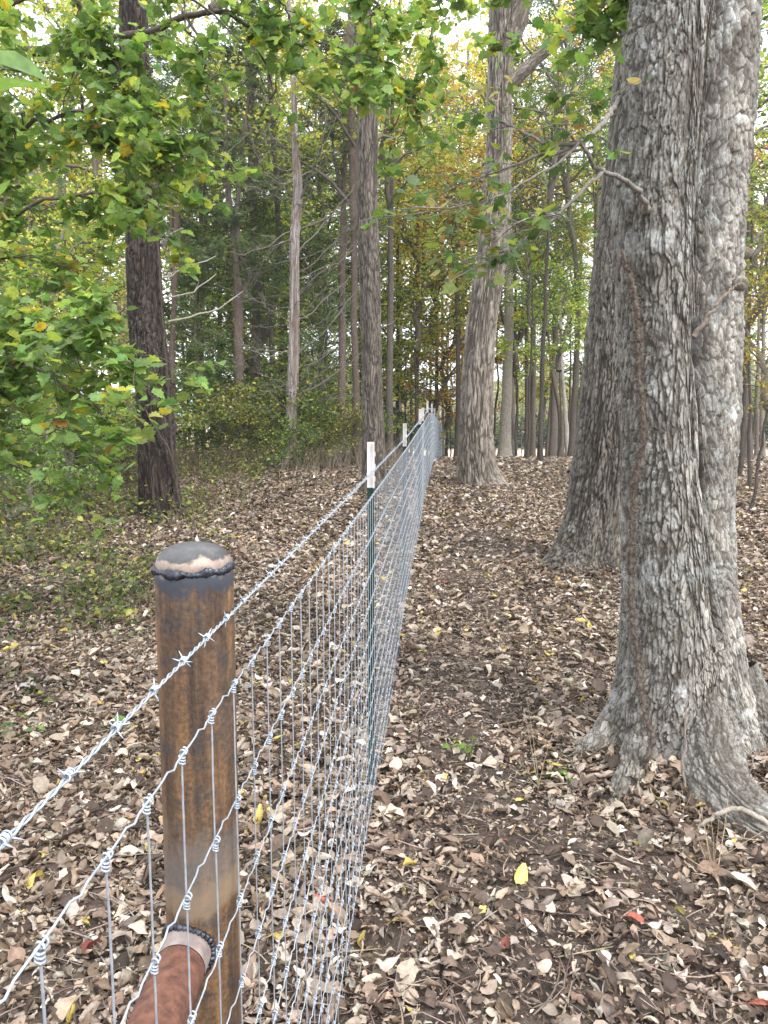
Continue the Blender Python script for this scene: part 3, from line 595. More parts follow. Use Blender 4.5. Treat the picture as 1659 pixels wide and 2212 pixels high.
big_tree('oak_tree', [(776, -60, 42), (782, 50, 42), (792, 200, 44), (795, 500, 45), (797, 553, 46), (803, 803, 44), (806, 950, 47), (810, 1062, 56)], 12.8,
    'straight grey-brown trunk rising just behind the first white-tipped fence post', 'tree', (.155, .132, .108), (.03, .023, .018), .038, .22, .020, 150, 520, [(200, .10, 25, .2), (340, .12, 25, .2)], 81, (4, -.32, (.30, .31, .29)))
tD, oD, SD = big_tree('hickory_tree', [(1100, -70, 66), (1090, 20, 62), (1083, 100, 56), (1080, 200, 54), (1078, 300, 53), (1073, 400, 57), (1068, 500, 61), (1052, 620, 62), (1040, 703, 62), (1031, 853, 67), (1028, 953, 72), (1032, 1048, 84)], 13.6,
    'pale tan shaggy-barked trunk with a forked limb, beside the far bend of the fence', 'tree', (.265, .23, .19), (.07, .055, .042), .040, .30, .045, 200, 560, [(200, .08, 25, .2), (330, .26, 26, .22), (0, .22, 20, .16)], 91, None)
q = WP([(1078, 225, 13.6), (1105, 185, 13.5), (1150, 135, 13.4), (1230, 65, 13.3), (1300, 5, 13.2), (1380, -80, 13.1)])
bark_tube('limb', np.c_[q, [.13, .115, .10, .09, .08, .06]], M_BARK, tD, oD, 60, 260, .045, .2, .016, (.25, .22, .18), .2, (.09, .07, .05), None, None, 95)
q = WP([(1086, 130, 13.6), (1110, 60, 13.5), (1132, -10, 13.4), (1150, -110, 13.4)]); bark_tube('limb', np.c_[q, [.14, .17, .16, .13]], M_BARK, tD, oD, 60, 200, .045, .2, .016, (.26, .225, .185), .2, (.09, .07, .05), None, None, 96)
# white dead cedar with ascending bare branches
def dead_cedar():
    S = px_spine([(622, -40, 8), (626, 60, 9), (632, 150, 11), (638, 300, 14), (643, 430, 20), (637, 500, 20), (636, 600, 20), (635, 750, 22), (631, 850, 25), (628, 950, 26), (628, 1012, 32)], 16.8, .6); org = (S[0, 0], 16.8, gz(S[0, 0], 16.8))
    t = thing('dead_cedar', org, 'pale barkless dead cedar with many bare upswept branches in the woods', 'tree')
    bark_tube('trunk', S, M_BARK, t, org, 70, 420, .07, .6, .018, (.34, .315, .295), .25, (.16, .10, .075), [(200, .06, 30, .2), (340, .06, 30, .2)], None, 101)
    g = Geo(); rng = np.random.default_rng(5)
    br = [(640, 855, 815, 705, .035), (640, 770, 800, 590, .022), (641, 690, 805, 545, .02), (642, 640, 800, 480, .02), (640, 590, 790, 440, .018), (640, 545, 770, 380, .018), (644, 440, 700, 250, .04), (643, 500, 810, 400, .018), (640, 420, 740, 330, .015),
          (632, 500, 480, 540, .016), (632, 430, 500, 400, .016), (633, 560, 520, 600, .014), (628, 700, 500, 690, .014), (630, 760, 520, 740, .013), (626, 840, 500, 850, .012), (634, 350, 560, 300, .012), (634, 300, 720, 200, .012), (632, 250, 560, 190, .01), (633, 200, 700, 110, .01), (640, 720, 760, 640, .014), (642, 830, 730, 700, .014), (632, 390, 520, 340, .012), (628, 900, 560, 930, .01)]
    for k in range(34):
        y = rng.uniform(100, 930); sgn = rng.choice([-1, 1]); br.append((636, y, 636+sgn*rng.uniform(50, 150), y-rng.uniform(0, 120), .010))
    for (x0, y0, x1, y1, r) in br:
        a = W(x0, y0, 16.8); b = W(x1, y1, 16.8+rng.uniform(-1.6, 1.2)); s = np.linspace(0, 1, 12)[:, None]; d = b-a
        p = a+d*s; p[:, 2] -= .07*np.linalg.norm(d)*np.sin(s[:, 0]*math.pi); p[1:] += np.cumsum(rng.normal(0, .03, (11, 3)), 0); r = r*.62
        g.tubes(p, r*(1-.8*s[:, 0])+.003, 7, np.array((.22, .195, .17))*rng.uniform(.6, 1.3))
        for j in range(6):
            i = rng.integers(3, 11); d2 = d/np.linalg.norm(d)*.5+rng.normal(0, .5, 3); tw = p[i]+d2*np.linspace(0, 1, 5)[:, None]*rng.uniform(.3, .9)+np.cumsum(rng.normal(0, .02, (5, 3)), 0)
            g.tubes(tw, np.linspace(r*.3+.002, .002, 5), 4, (.24, .21, .18))
    g.mk('branches', M_TWIG, t, org=org)
dead_cedar()
def snag():
    S = px_spine([(268, 590, 10), (264, 640, 20), (266, 700, 24), (270, 800, 24), (272, 1010, 28)], 14.5); org = (S[0, 0], 14.5, gz(S[0, 0], 14.5))
    t = thing('broken_snag', org, 'broken pale dead stub with long bare side branches behind the left dark oak', 'tree')
    bark_tube('trunk', S, M_BARK, t, org, 50, 200, .06, .5, .03, (.40, .32, .26), .25, (.16, .10, .075), None, None, 111)
    g = Geo(); rng = np.random.default_rng(15)
    for (x0, y0, x1, y1, r) in [(300, 620, 455, 545, .03), (300, 640, 466, 600, .028), (300, 700, 520, 650, .035), (300, 450, 470, 375, .022), (300, 390, 400, 440, .016), (300, 500, 400, 490, .02), (262, 690, 170, 650, .02), (262, 640, 120, 600, .018), (300, 330, 450, 240, .02), (265, 760, 130, 740, .016)]:
        a = W(x0-34, y0+14, 14.4); b = W(x1, y1, 14.2); s = np.linspace(0, 1, 14)[:, None]; p = a+(b-a)*s; p[:, 2] -= .05*np.linalg.norm(b-a)*np.sin(s[:, 0]*math.pi); r = r*.75; p[1:] += np.cumsum(rng.normal(0, .03, (13, 3)), 0)
        if y0 < 590: a[0] += .2
        g.tubes(p, r*(1-.75*s[:, 0])+.003, 7, (.42, .38, .32))
        for j in range(3):
            i = rng.integers(6, 13); d2 = (b-a)/np.linalg.norm(b-a)*.6+rng.normal(0, .4, 3); g.tubes(p[i]+d2*np.linspace(0, 1, 5)[:, None]*rng.uniform(.2, .5), np.linspace(.008, .003, 5), 4, (.36, .32, .27))
    g.mk('branches', M_TWIG, t, org=org)
snag()
# ------------------------------------------------------------------ crown prototypes
def crown_proto(kind, seed, H=8., Rr=3.2, nl=16, leaf='diamond', size=.1, nleaf=9000, cols=YG, w=(4, 3, 3, 1), el=(10, 50), shape='round', droop=.1, clump=.30):
    rng = np.random.default_rng(seed); g = Geo(); pts = []
    zz = np.linspace(0, H, 12); ax = np.stack([.12*np.cumsum(rng.normal(0, 1, 12)), .12*np.cumsum(rng.normal(0, 1, 12)), zz], 1); ax[0] = 0
    g.tubes(ax, np.linspace(.10, .012, 12), 7, (.16, .135, .11))
    for k in range(nl):
        f = (k+rng.uniform(0, 1))/nl*.96; z = f*H; c = np.array([np.interp(z, zz, ax[:, j]) for j in range(3)])
        rad = Rr*(1-f*.85 if shape == 'cone' else math.sqrt(max(.08, 1-(f*1.25-.42)**2*1.1)))*rng.uniform(.7, 1.15)
        a = k*2.4+rng.uniform(-.5, .5); e = R(rng.uniform(*el)); d = np.array([math.cos(a)*math.cos(e), math.sin(a)*math.cos(e), math.sin(e)])
        t = np.linspace(0, 1, 8)[:, None]; p = c+d*t*rad; p[:, 2] -= droop*rad*t[:, 0]**2; p[1:] += np.cumsum(rng.normal(0, .045*rad/2, (7, 3)), 0)
        g.tubes(p, (.05 if shape != 'cone' else .03)*(1-.85*t[:, 0])*rad/3+.004, 6, (.15, .13, .11))
        for j in range(7):
            i = rng.integers(2, 8); d2 = d*.7+rng.normal(0, .55, 3)*[1, 1, .7]; L2 = rad*rng.uniform(.22, .5); s = np.linspace(0, 1, 6)[:, None]
            q = p[i]+d2*s*L2+np.cumsum(rng.normal(0, .04*L2, (6, 3)), 0); g.tubes(q, .010*(1-.8*s[:, 0])+.0015, 4, (.14, .12, .10))
            pts.append(q[2:]); 
            for _ in range(3):
                i2 = rng.integers(2, 6); d3 = d2*.4+rng.normal(0, .6, 3)*[1, 1, .5]; q3 = q[i2]+d3*np.linspace(0, 1, 4)[:, None]*L2*.6; pts.append(q3); g.tubes(q3, np.array([.006, .005, .004, .002]), 3, (.14, .12, .10))
    limbs = g.mk('limbs_proto', M_TWIG, link=False)
    P = np.concatenate(pts); P = P[rng.integers(0, len(P), nleaf)]; P = P+rng.normal(0, clump*.5, P.shape)*[1, 1, .55]
    gl = Geo(); leaves(gl, P, rng.uniform(.6, 1.3, len(P))*size, leaf, rng, pal(rng, len(P), cols, w, .22), .75, .4)
    crown = gl.mk('crown_proto', M_CEDAR if kind == 'cedar' else M_LEAF_FAR, link=False)
    return limbs, crown
PR = {
 'green':  crown_proto('d', 1, 8, 3.2, 18, 'hex', .125, 5200, GREEN, (4, 4, 2, 2)),
 'yg':     crown_proto('d', 2, 8, 3.2, 17, 'hex', .135, 4600, YG, (4, 3, 3, 1)),
 'yel':    crown_proto('d', 3, 8, 3.4, 15, 'hex', .14, 4200, YEL, (4, 3, 3, 1)),
 'org':    crown_proto('d', 4, 8, 3.0, 15, 'hex', .13, 4200, ORG, (4, 3, 3, 2)),
 'dense':  crown_proto('d', 5, 6, 2.6, 20, 'diamond', .085, 9000, [(.08, .12, .05), (.12, .18, .07), (.05, .085, .045), (.18, .22, .08)], (4, 4, 2, 1)),
 'cedar':  crown_proto('cedar', 6, 9, 2.3, 34, 'tuft', .24, 6500, DGR, (4, 4, 2, 1), (5, 35), 'cone', .25, .28),
 'sap':    crown_proto('d', 7, 3.2, 1.3, 13, 'hex', .085, 2500, YG, (5, 4, 3, 1)),
 'sapg':   crown_proto('d', 8, 3.2, 1.4, 13, 'hex', .085, 2700, GREEN, (4, 4, 2, 3)),
 'bare':   crown_proto('d', 9, 8, 3.0, 17, 'hex', .10, 900, YEL, (3, 3, 3, 2)),
 'shrub':  crown_proto('d', 10, 1.5, 1.0, 14, 'hex', .075, 2600, [(.10, .16, .05), (.20, .25, .07), (.05, .09, .035), (.32, .32, .10)], (4, 3, 3, 1)),
}
def put_crown(t, kind, loc, sc, rot, tint=(1, 1, 1)):
    for nm, me in zip(('limbs', 'crown'), PR[kind]):
        o = link_ob(nm, me, t); o.location = [float(q) for q in loc]; o.scale = (sc, sc, sc) if np.ndim(sc) == 0 else sc; o.rotation_euler = (0, 0, rot); o.color = (*tint, 1)
def wood_tree(path, Y, kind, cz, csc, label, col=(.16, .135, .11), group=None, name='tree', tint=(1, 1, 1), top=None, rot=None, seed=0, cat='tree'):
    """path px (x,y,w) top->bottom. cz: height above ground where the crown starts"""
    S = px_spine(path, Y, None); g0 = float(gz(S[0, 0], Y)); org = (S[0, 0], Y, g0); t = thing(name, org, label, cat, group)
    H = top or (g0+cz+(8 if np.ndim(csc) == 0 else 8)*(csc if np.ndim(csc) == 0 else csc[2])*.6)
    if S[-1, 2] < H:
        k = S[-1]; kk = S[-2]; dx = np.clip((k[0]-kk[0])/max(.3, k[2]-kk[2]), -.25, .25); S = np.vstack([S, [k[0]+dx*(H-k[2])*.5, Y, H, k[3]*.6]])
    q = catmull(S, 40); rng = np.random.default_rng(seed+int(Y*10)); g = Geo(); q[2:, :2] += np.cumsum(rng.normal(0, .012, (38, 2)), 0)*.6
    rad = q[:, 3]*(1+.5*np.exp(-(q[:, 2]-g0).clip(0)/.18)); g.tubes(q[:, :3], rad, 18, np.array(col)*1.9); g.mk('trunk', M_FARBARK, t, org=org)
    if kind:
        z = g0+cz; c = np.array([np.interp(z, q[:, 2], q[:, j]) for j in (0, 1)]); put_crown(t, kind, (c[0]-org[0], c[1]-org[1], z-g0), csc, rng.uniform(0, 6) if rot is None else rot, tint)
    return t
GB = 'trees in the open woods behind the fence'
# --- left woods, trunks the picture shows
wood_tree([(757, 60, 16), (762, 250, 18), (768, 550, 17), (770, 800, 17), (772, 985, 22)], 17.5, 'yg', 5.5, .8, 'slim dark trunk tight behind the left edge of the straight grey-brown trunk', (.12, .09, .075), seed=1)
wood_tree([(536, 80, 20), (545, 280, 22), (550, 500, 22), (553, 600, 22), (552, 700, 22), (550, 800, 24), (545, 960, 28)], 19, 'yg', 6.0, .7, 'dark upright trunk with a side fork, left of the pale dead cedar', (.13, .11, .095), seed=2)
wood_tree([(578, 0, 11), (585, 200, 13), (597, 400, 13), (603, 553, 14), (585, 690, 16), (560, 740, 16), (552, 850, 14), (552, 950, 20)], 19.3, None, 0, 1, 'thin fork stem bending away from the dark upright trunk', (.11, .09, .075), seed=3, top=8)
wood_tree([(482, 150, 10), (490, 400, 14), (505, 553, 18), (512, 700, 24), (516, 850, 24), (515, 975, 28)], 17.6, 'cedar', 3.6, .75, 'reddish brown cedar trunk with dark green foliage left of the dark forked trunk', (.145, .112, .093), seed=4, name='cedar_tree')
wood_tree([(742, 200, 10), (741, 400, 12), (738, 600, 16), (737, 750, 18), (738, 900, 20), (737, 975, 24)], 18.2, 'cedar', 4.6, (.6, .6, .6), 'reddish cedar trunk midway between the dead cedar and the straight grey-brown trunk', (.145, .112, .093), seed=5, name='cedar_tree')
wood_tree([(432, 300, 9), (438, 553, 12), (434, 760, 14), (430, 980, 16)], 20.5, 'cedar', 2.6, .85, 'slender cedar with drooping dark foliage right of the left dark oak', (.14, .1, .08), seed=6, name='cedar_tree')
wood_tree([(372, 300, 9), (371, 553, 12), (369, 760, 13), (372, 990, 16)], 17, 'cedar', 4.2, .6, 'small cedar close to the right edge of the left dark oak', (.14, .1, .08), seed=7, name='cedar_tree')
wood_tree([(690, 200, 8), (694, 500, 10), (690, 800, 12), (688, 970, 14)], 24, 'yg', 5, .9, 'thin pole-like tree between the dead cedar and its right-hand cedar neighbour', (.12, .1, .08), seed=8)
wood_tree([(600, 300, 8), (606, 600, 10), (600, 960, 13)], 26, 'cedar', 3.5, .9, 'cedar far back behind the dead cedar', (.13, .1, .08), seed=9, name='cedar_tree')
wood_tree([(470, 500, 10), (474, 800, 12), (470, 965, 14)], 24, 'yg', 5.0, .8, 'thin trunk far back behind the reddish brown cedar', (.12, .1, .085), seed=10)
wood_tree([(845, 500, 14), (842, 700, 16), (840, 985, 20)], 19.5, 'yg', 6, .7, 'thick dim trunk just right of the straight grey-brown trunk', (.11, .095, .08), seed=11)
wood_tree([(905, 300, 7), (903, 600, 9), (900, 970, 12)], 27, 'yel', 4.5, .8, 'slender yellow-leaved tree above the white tips of the fence', (.13, .11, .09), seed=12)
wood_tree([(210, 300, 14), (205, 700, 16), (200, 1000, 20)], 19, 'yg', 4.5, .8, 'grey trunk left of the dark oak, crowded by green leaves', (.13, .11, .09), seed=13)
wood_tree([(120, 300, 14), (110, 700, 18), (112, 1000, 20)], 21, 'yg', 3.8, .9, 'trunk behind the leafy low bough at the far left', (.13, .11, .09), seed=14)
wood_tree([(20, 300, 14), (26, 700, 18), (30, 1005, 20)], 18, 'yg', 3.4, .8, 'leafy green tree at the left edge of the woods', (.13, .11, .09), seed=15)
wood_tree([(66, 560, 4), (70, 700, 6), (68, 850, 8), (66, 1040, 10)], 12.5, 'sapg', 1.4, .8, 'thin grey sapling behind the low leafy bough', (.13, .11, .09), seed=16, name='sapling', cat='sapling')
wood_tree([(148, 700, 5), (150, 850, 8), (152, 1060, 10)], 11.8, 'sap', 1.3, .8, 'dark straight sapling left of the dark oak', (.10, .085, .07), seed=17, name='sapling', cat='sapling')
# --- right side, open woods
wood_tree([(1098, 500, 20), (1096, 700, 24), (1092, 850, 26), (1090, 993, 32)], 23.5, 'yel', 6.5, .8, 'light grey trunk right behind the shaggy-barked forked tree', (.30, .27, .22), GB, seed=20)
wood_tree([(1108, 500, 11), (1106, 700, 13), (1106, 990, 18)], 26, 'bare', 6, .8, 'narrower dim trunk overlapping the light grey trunk', (.17, .145, .12), GB, seed=21)
wood_tree([(1140, 430, 7), (1139, 700, 9), (1138, 990, 12)], 27, 'bare', 6, .9, 'left trunk of the close dark pair of straight trunks', (.13, .11, .09), GB, seed=22)
wood_tree([(1153, 430, 10), (1152, 700, 13), (1149, 992, 17)], 27.6, 'yg', 6, .8, 'right and thicker trunk of the close dark pair of straight trunks', (.15, .125, .10), GB, seed=23)
wood_tree([(1194, 780, 5), (1190, 860, 6), (1180, 990, 9)], 29, 'yg', 3.4, .45, 'thin slanting dark stem left of the multi-trunk clump', (.11, .09, .075), GB, seed=24)
wood_tree([(1200, 600, 14), (1199, 800, 16), (1194, 990, 22)], 26.5, 'yel', 5.5, .8, 'stout trunk at the left of the multi-trunk clump', (.18, .155, .13), GB, seed=25)
wood_tree([(1186, 720, 6), (1197, 820, 9), (1210, 900, 12), (1212, 992, 17)], 25.5, 'sap', 4.0, 1.0, 'brown trunk crossing in front of the multi-trunk clump', (.16, .125, .10), GB, seed=26)
wood_tree([(1213, 800, 9), (1219, 880, 11), (1229, 992, 14)], 25, 'yg', 4.2, .45, 'pale whitish leaning trunk at the right of the multi-trunk clump', (.42, .39, .33), GB, seed=27)
wood_tree([(1205, 250, 12), (1220, 380, 13), (1236, 470, 12), (1246, 560, 12), (1248, 700, 13), (1240, 850, 14), (1234, 992, 18)], 23, 'bare', 6.2, .8, 'slender curved dark trunk beside the leaning oak', (.10, .085, .07), GB, seed=28)
wood_tree([(985, 700, 10), (988, 850, 13), (988, 998, 17)], 24, 'org', 5.5, .7, 'dark trunk half hidden by the left edge of the shaggy-barked tree', (.10, .08, .065), GB, seed=29)
wood_tree([(1618, 480, 16), (1612, 700, 18), (1611, 850, 20), (1612, 1005, 28)], 20.5, 'green', 4.8, .8, 'dark trunk showing just right of the big double-stemmed tree', (.12, .10, .085), GB, seed=30)
wood_tree([(1640, 700, 6), (1636, 850, 8), (1634, 994, 11)], 27, 'yg', 5, .8, 'thin brown trunk right of the dark trunk at the right edge', (.16, .13, .11), GB, seed=31)
wood_tree([(1652, 650, 8), (1648, 850, 10), (1648, 994, 13)], 29, 'org', 5, .8, 'thin grey trunk at the right edge of the open woods', (.22, .19, .16), GB, seed=32)
wood_tree([(1290, 200, 22), (1295, 500, 24), (1300, 985, 28)], 30, 'yel', 7, 1.1, 'yellow-leaved tall tree showing left of the double-stemmed tree top', (.14, .12, .10), GB, seed=34)
wood_tree([(1010, 100, 8), (1002, 400, 9), (1000, 700, 9), (1002, 985, 10)], 38, 'yel', 7.5, 1.2, 'tall yellow-leaved tree far behind the fence bend', (.16, .13, .11), GB, seed=35)
wood_tree([(950, 200, 7), (954, 500, 7), (956, 985, 8)], 34, 'yel', 8, .9, 'tall thin yellow-crowned tree behind the fence end', (.15, .125, .10), GB, seed=36)
# small understory trees with low crowns
def low_tree(px, pyc, Y, kind, sc, label, tint=(1, 1, 1), name='understory_tree', cz=None, col=(.14, .12, .10), cat='tree', group=None, seed=0):
    c = W(px, pyc, Y); g0 = float(gz(c[0], Y)); Hc = {'sap': 3.2, 'sapg': 3.2, 'dense': 6, 'shrub': 1.5, 'cedar': 9}.get(kind, 8)*(sc if np.ndim(sc) == 0 else sc[2])
    cz = max(.05, c[2]-g0-Hc*.45) if cz is None else cz; org = (c[0], Y, g0); t = thing(name, org, label, cat, group); rng = np.random.default_rng(seed+int(px)+500)
    g = Geo(); z = np.linspace(-.1, cz+Hc*.4, 16); p = np.stack([c[0]+np.r_[0, np.cumsum(rng.normal(0, .02, 15))], Y+np.r_[0, np.cumsum(rng.normal(0, .02, 15))], g0+z], 1)
    r0 = .012+.0045*(cz+Hc); g.tubes(p, np.linspace(r0, r0*.4, 16), 9, col); g.mk('trunk', M_FARBARK, t, org=org)
    i = np.interp(cz, z, np.arange(16)); q = [np.interp(i, np.arange(16), p[:, j]) for j in range(3)]
    put_crown(t, kind, (q[0]-org[0], q[1]-org[1], q[2]-org[2]), sc, rng.uniform(0, 6), tint); return t
low_tree(900, 640, 24, 'sap', 1.1, 'small yellow-green tree above the middle of the fence', seed=1)
low_tree(935, 810, 29, 'org', .42, 'small amber-leaved tree just behind the end of the fence', (1.1, 1, 1))
low_tree(965, 700, 31, 'yel', .5, 'pale yellow small tree left of the shaggy-barked trunk')
low_tree(1215, 700, 22, 'sap', .9, 'bright lime small tree over the multi-trunk clump', (1.05, 1.25, .9))
low_tree(1150, 590, 20, 'dense', .5, 'fine-leaved green small tree between the shaggy-barked trunk and the leaning oak', (1.3, 1.4, 1.1))
low_tree(1190, 240, 18.5, 'dense', .72, 'high fine-leaved green crown right of the shaggy-barked trunk', (1.35, 1.35, 1.3))
low_tree(1290, 340, 20, 'dense', .55, 'fine-leaved green crown touching the leaning oak', (1.5, 1.6, 1.1))
low_tree(1120, 780, 30, 'yel', .5, 'low yellow tree behind the light grey trunk')
low_tree(1060, 400, 33, 'yg', .8, 'yellow-green tree far behind the shaggy-barked trunk')
low_tree(1640, 330, 15, 'sapg', 1.3, 'green tree leaning in at the right edge, behind the big trunk', (1.2, 1.1, 1), seed=4)
low_tree(1640, 760, 11, 'sap', .55, 'orange-brown oak sapling at the right edge', (.95, .72, .7), name='sapling', cat='sapling')
low_tree(1652, 560, 13, 'sapg', .7, 'green-brown leaved sapling at the right edge above the orange one', (1.4, 1.0, .9), name='sapling', cat='sapling')
low_tree(90, 590, 10.5, 'sap', .72, 'yellow-leaved small tree left of the dark oak', (1.15, 1.1, 1), seed=2)
low_tree(215, 640, 13.5, 'sap', .7, 'small yellowing tree touching the left dark oak', (1.1, 1, 1), seed=3)
low_tree(430, 560, 23, 'yg', .55, 'yellow-green tree glowing behind the cedars')
low_tree(440, 860, 20, 'sapg', .75, 'low green bushy tree right of the left dark oak', (1, 1.1, 1.1))
low_tree(560, 640, 27, 'yg', .5, 'yellow-green small tree behind the dark forked trunk')
low_tree(690, 720, 25, 'yg', .42, 'yellow-green low tree right of the dead cedar')
low_tree(860, 380, 30, 'green', .8, 'green tree far behind, right of the straight grey-brown trunk')
low_tree(700, 300, 30, 'yel', .9, 'pale yellow tall crown behind the cedars')
low_tree(600, 150, 33, 'yg', 1.1, 'yellow-green tall crown over the cedars')
low_tree(400, 200, 29, 'yg', 1., 'yellow-green crown behind the overhanging leaves')
low_tree(150, 250, 26, 'yg', 1.0, 'yellow-green tall tree at the left, seen through near leaves')
low_tree(-60, 420, 22, 'green', .9, 'green tall tree at the far left behind the near leaves')
for (px, pyc, Y, kd, sc, lb, ti) in [(880, 760, 27, 'sap', 1.2, 'yellow-green low tree just above the white tips of the fence', (1.2, 1.2, 1)), (990, 560, 28, 'yel', .5, 'golden tree seen left of the shaggy-barked trunk at mid height', (1, 1, 1)), (860, 250, 27, 'yel', .6, 'golden high crown right of the straight grey-brown trunk', (1, 1, 1)),
        (950, 330, 31, 'yel', .7, 'pale golden crown behind the high green crown', (1.1, 1.1, 1)), (1120, 690, 24, 'sap', 1.2, 'yellow-green low tree between the shaggy-barked and light grey trunks', (1.1, 1.2, 1)), (1175, 500, 27, 'yg', .45, 'yellow-green crown above the dark pair of trunks', (1, 1.1, 1)),
        (1235, 620, 26, 'yel', .4, 'yellow low crown by the slender curved trunk', (1, 1, .9)), (1130, 850, 60, 'sapg', 1.3, 'round green bush tree out in the field edge', (1, 1, 1)), (1200, 850, 64, 'sapg', 1.4, 'green bushy tree in the field behind the multi-trunk clump', (1, 1, 1)),
        (1270, 130, 30, 'org', .6, 'amber crown high beside the leaning oak top', (1.1, 1.1, 1)), (1120, 330, 26, 'dense', .6, 'green crown behind the forked limb of the shaggy-barked tree', (1.5, 1.6, 1.3)), (780, 600, 28, 'yg', .45, 'yellow-green tree behind the straight grey-brown trunk', (1, 1, 1)),
        (340, 760, 22, 'sapg', 1.3, 'green understory tree behind the left dark oak', (1, 1.1, 1)), (500, 650, 25, 'sap', 1.5, 'yellow-green understory tree between the cedar trunks', (1.1, 1.2, 1)), (610, 500, 27, 'sap', 1.6, 'lime understory tree seen left of the dead cedar', (1.1, 1.2, 1)), (690, 600, 24, 'sapg', 1.4, 'green understory tree seen right of the dead cedar', (1.2, 1.3, 1.1))        ,(830, 760, 26, 'sapg', 1.3, 'green bushy tree just right of the straight grey-brown trunk foot', (1, 1, 1)), (870, 780, 30, 'sapg', 1.5, 'green bushy tree behind the second fence post', (1, 1, 1)), (950, 600, 27, 'sap', 1.6, 'yellow-green tree halfway between fence end and shaggy-barked trunk', (1.1, 1, .9)),
        (890, 500, 32, 'yg', .7, 'tall yellow-green crown over the fence end', (1, 1, 1)), (975, 800, 33, 'org', .35, 'amber bush tree beside the left foot of the shaggy-barked trunk', (1.1, 1, 1)), (1170, 790, 33, 'sap', 1.6, 'pale yellow-green tree behind the dark pair of trunks', (1.2, 1.1, 1)),
        (1075, 640, 29, 'sapg', 1.6, 'green tree right behind the light grey trunk', (1.2, 1.2, 1)), (1240, 780, 31, 'sapg', 1.5, 'green tree behind the slender curved trunk', (1.1, 1.1, 1)), (1640, 830, 44, 'sapg', 1.5, 'green bushy tree at the right edge near the field', (1, 1, 1)), (1645, 620, 30, 'yg', .6, 'yellow-green crown high at the right edge', (1, 1, 1)),
        (560, 780, 23, 'sap', 1.3, 'yellow-green low tree between forked trunk and dead cedar', (1, 1.05, 1)), (400, 700, 24, 'sap', 1.5, 'yellow-green low tree right behind the left dark oak', (1, 1, 1)), (740, 480, 27, 'sapg', 1.8, 'green tree between dead cedar and straight trunk', (1.1, 1.1, 1)), (640, 350, 29, 'yg', .7, 'yellow-green crown behind the dead cedar top', (1.1, 1.1, 1)), (30, 720, 16, 'sap', 1.3, 'yellow-green small tree at the left edge behind the low bough', (1, 1, 1)), (240, 820, 17, 'sapg', 1.2, 'green low tree left of the left dark oak foot', (1, 1, 1))]:
    low_tree(px, pyc, Y, kd, sc, lb, ti)
low_tree(932, 850, 26, 'sap', 1.0, 'bright amber-orange small tree over the far end of the fence', (1.5, .95, .7))
low_tree(968, 800, 29, 'sap', 1.5, 'golden small tree against the left side of the shaggy-barked trunk', (1.5, 1.1, .8))
low_tree(880, 880, 28, 'sapg', 1.2, 'low green bush tree behind the second white post tip', (1.2, 1.2, 1))
low_tree(430, 610, 17.3, 'cedar', .42, 'feathery green cedar in the gap right of the left dark oak', (1.35, 1.45, 1.1), name='cedar_tree', cz=1.6)
low_tree(575, 470, 18.6, 'cedar', .42, 'feathery green cedar left of the dead cedar', (1.35, 1.45, 1.1), name='cedar_tree', cz=2.4)
low_tree(700, 560, 19.5, 'cedar', .42, 'feathery green cedar right of the dead cedar', (1.35, 1.45, 1.1), name='cedar_tree', cz=1.8)
low_tree(470, 780, 19.5, 'dense', .40, 'fine-leaved pale green bush tree behind the reddish brown cedar', (1.7, 1.8, 1.4), cz=.4)
low_tree(590, 840, 19, 'dense', .34, 'fine-leaved pale green bush tree left of the dead cedar foot', (1.8, 1.9, 1.3), cz=.3)
low_tree(690, 830, 20, 'dense', .40, 'fine-leaved pale green bush tree right of the dead cedar foot', (1.8, 1.9, 1.2), cz=.3)
low_tree(10, 960, 9.2, 'sapg', .55, 'lush green bush at the left edge under the low leafy bough', (1.05, 1.1, 1), 'shrub', .25, cat='shrub')
low_tree(120, 1040, 9.8, 'sapg', .42, 'small lush green bush left of the left dark oak foot', (1.15, 1.15, 1), 'shrub', .15, cat='shrub')
for (px, pyc, Y, kd, sc, lb, ti) in [(450, 560, 30, 'yg', .6, 'yellow-green tree in the gap between the two left cedars', (1.2, 1.2, 1)), (600, 620, 31, 'yel', .6, 'bright yellow-green tree glowing left of the dead cedar', (1, 1.1, 1)), (700, 640, 32, 'yg', .7, 'bright yellow-green tree glowing right of the dead cedar', (1.2, 1.2, 1)), (520, 820, 27, 'sap', 1.5, 'bright low tree seen between the forked trunk and the brown cedar', (1.1, 1.15, 1)),
        (760, 850, 25, 'sap', 1.2, 'bright low tree at the left foot of the straight trunk', (1.1, 1.1, 1)), (170, 540, 20, 'yg', .55, 'yellow tree glowing left of the dark oak', (1.2, 1.15, 1)), (50, 480, 22, 'yg', .7, 'yellow-green tree glowing at the left edge', (1.1, 1.1, 1)), (380, 420, 26, 'yg', .7, 'yellow-green tree glowing above the small cedar', (1.2, 1.2, 1))]:
    low_tree(px, pyc, Y, kd, sc, lb, ti)
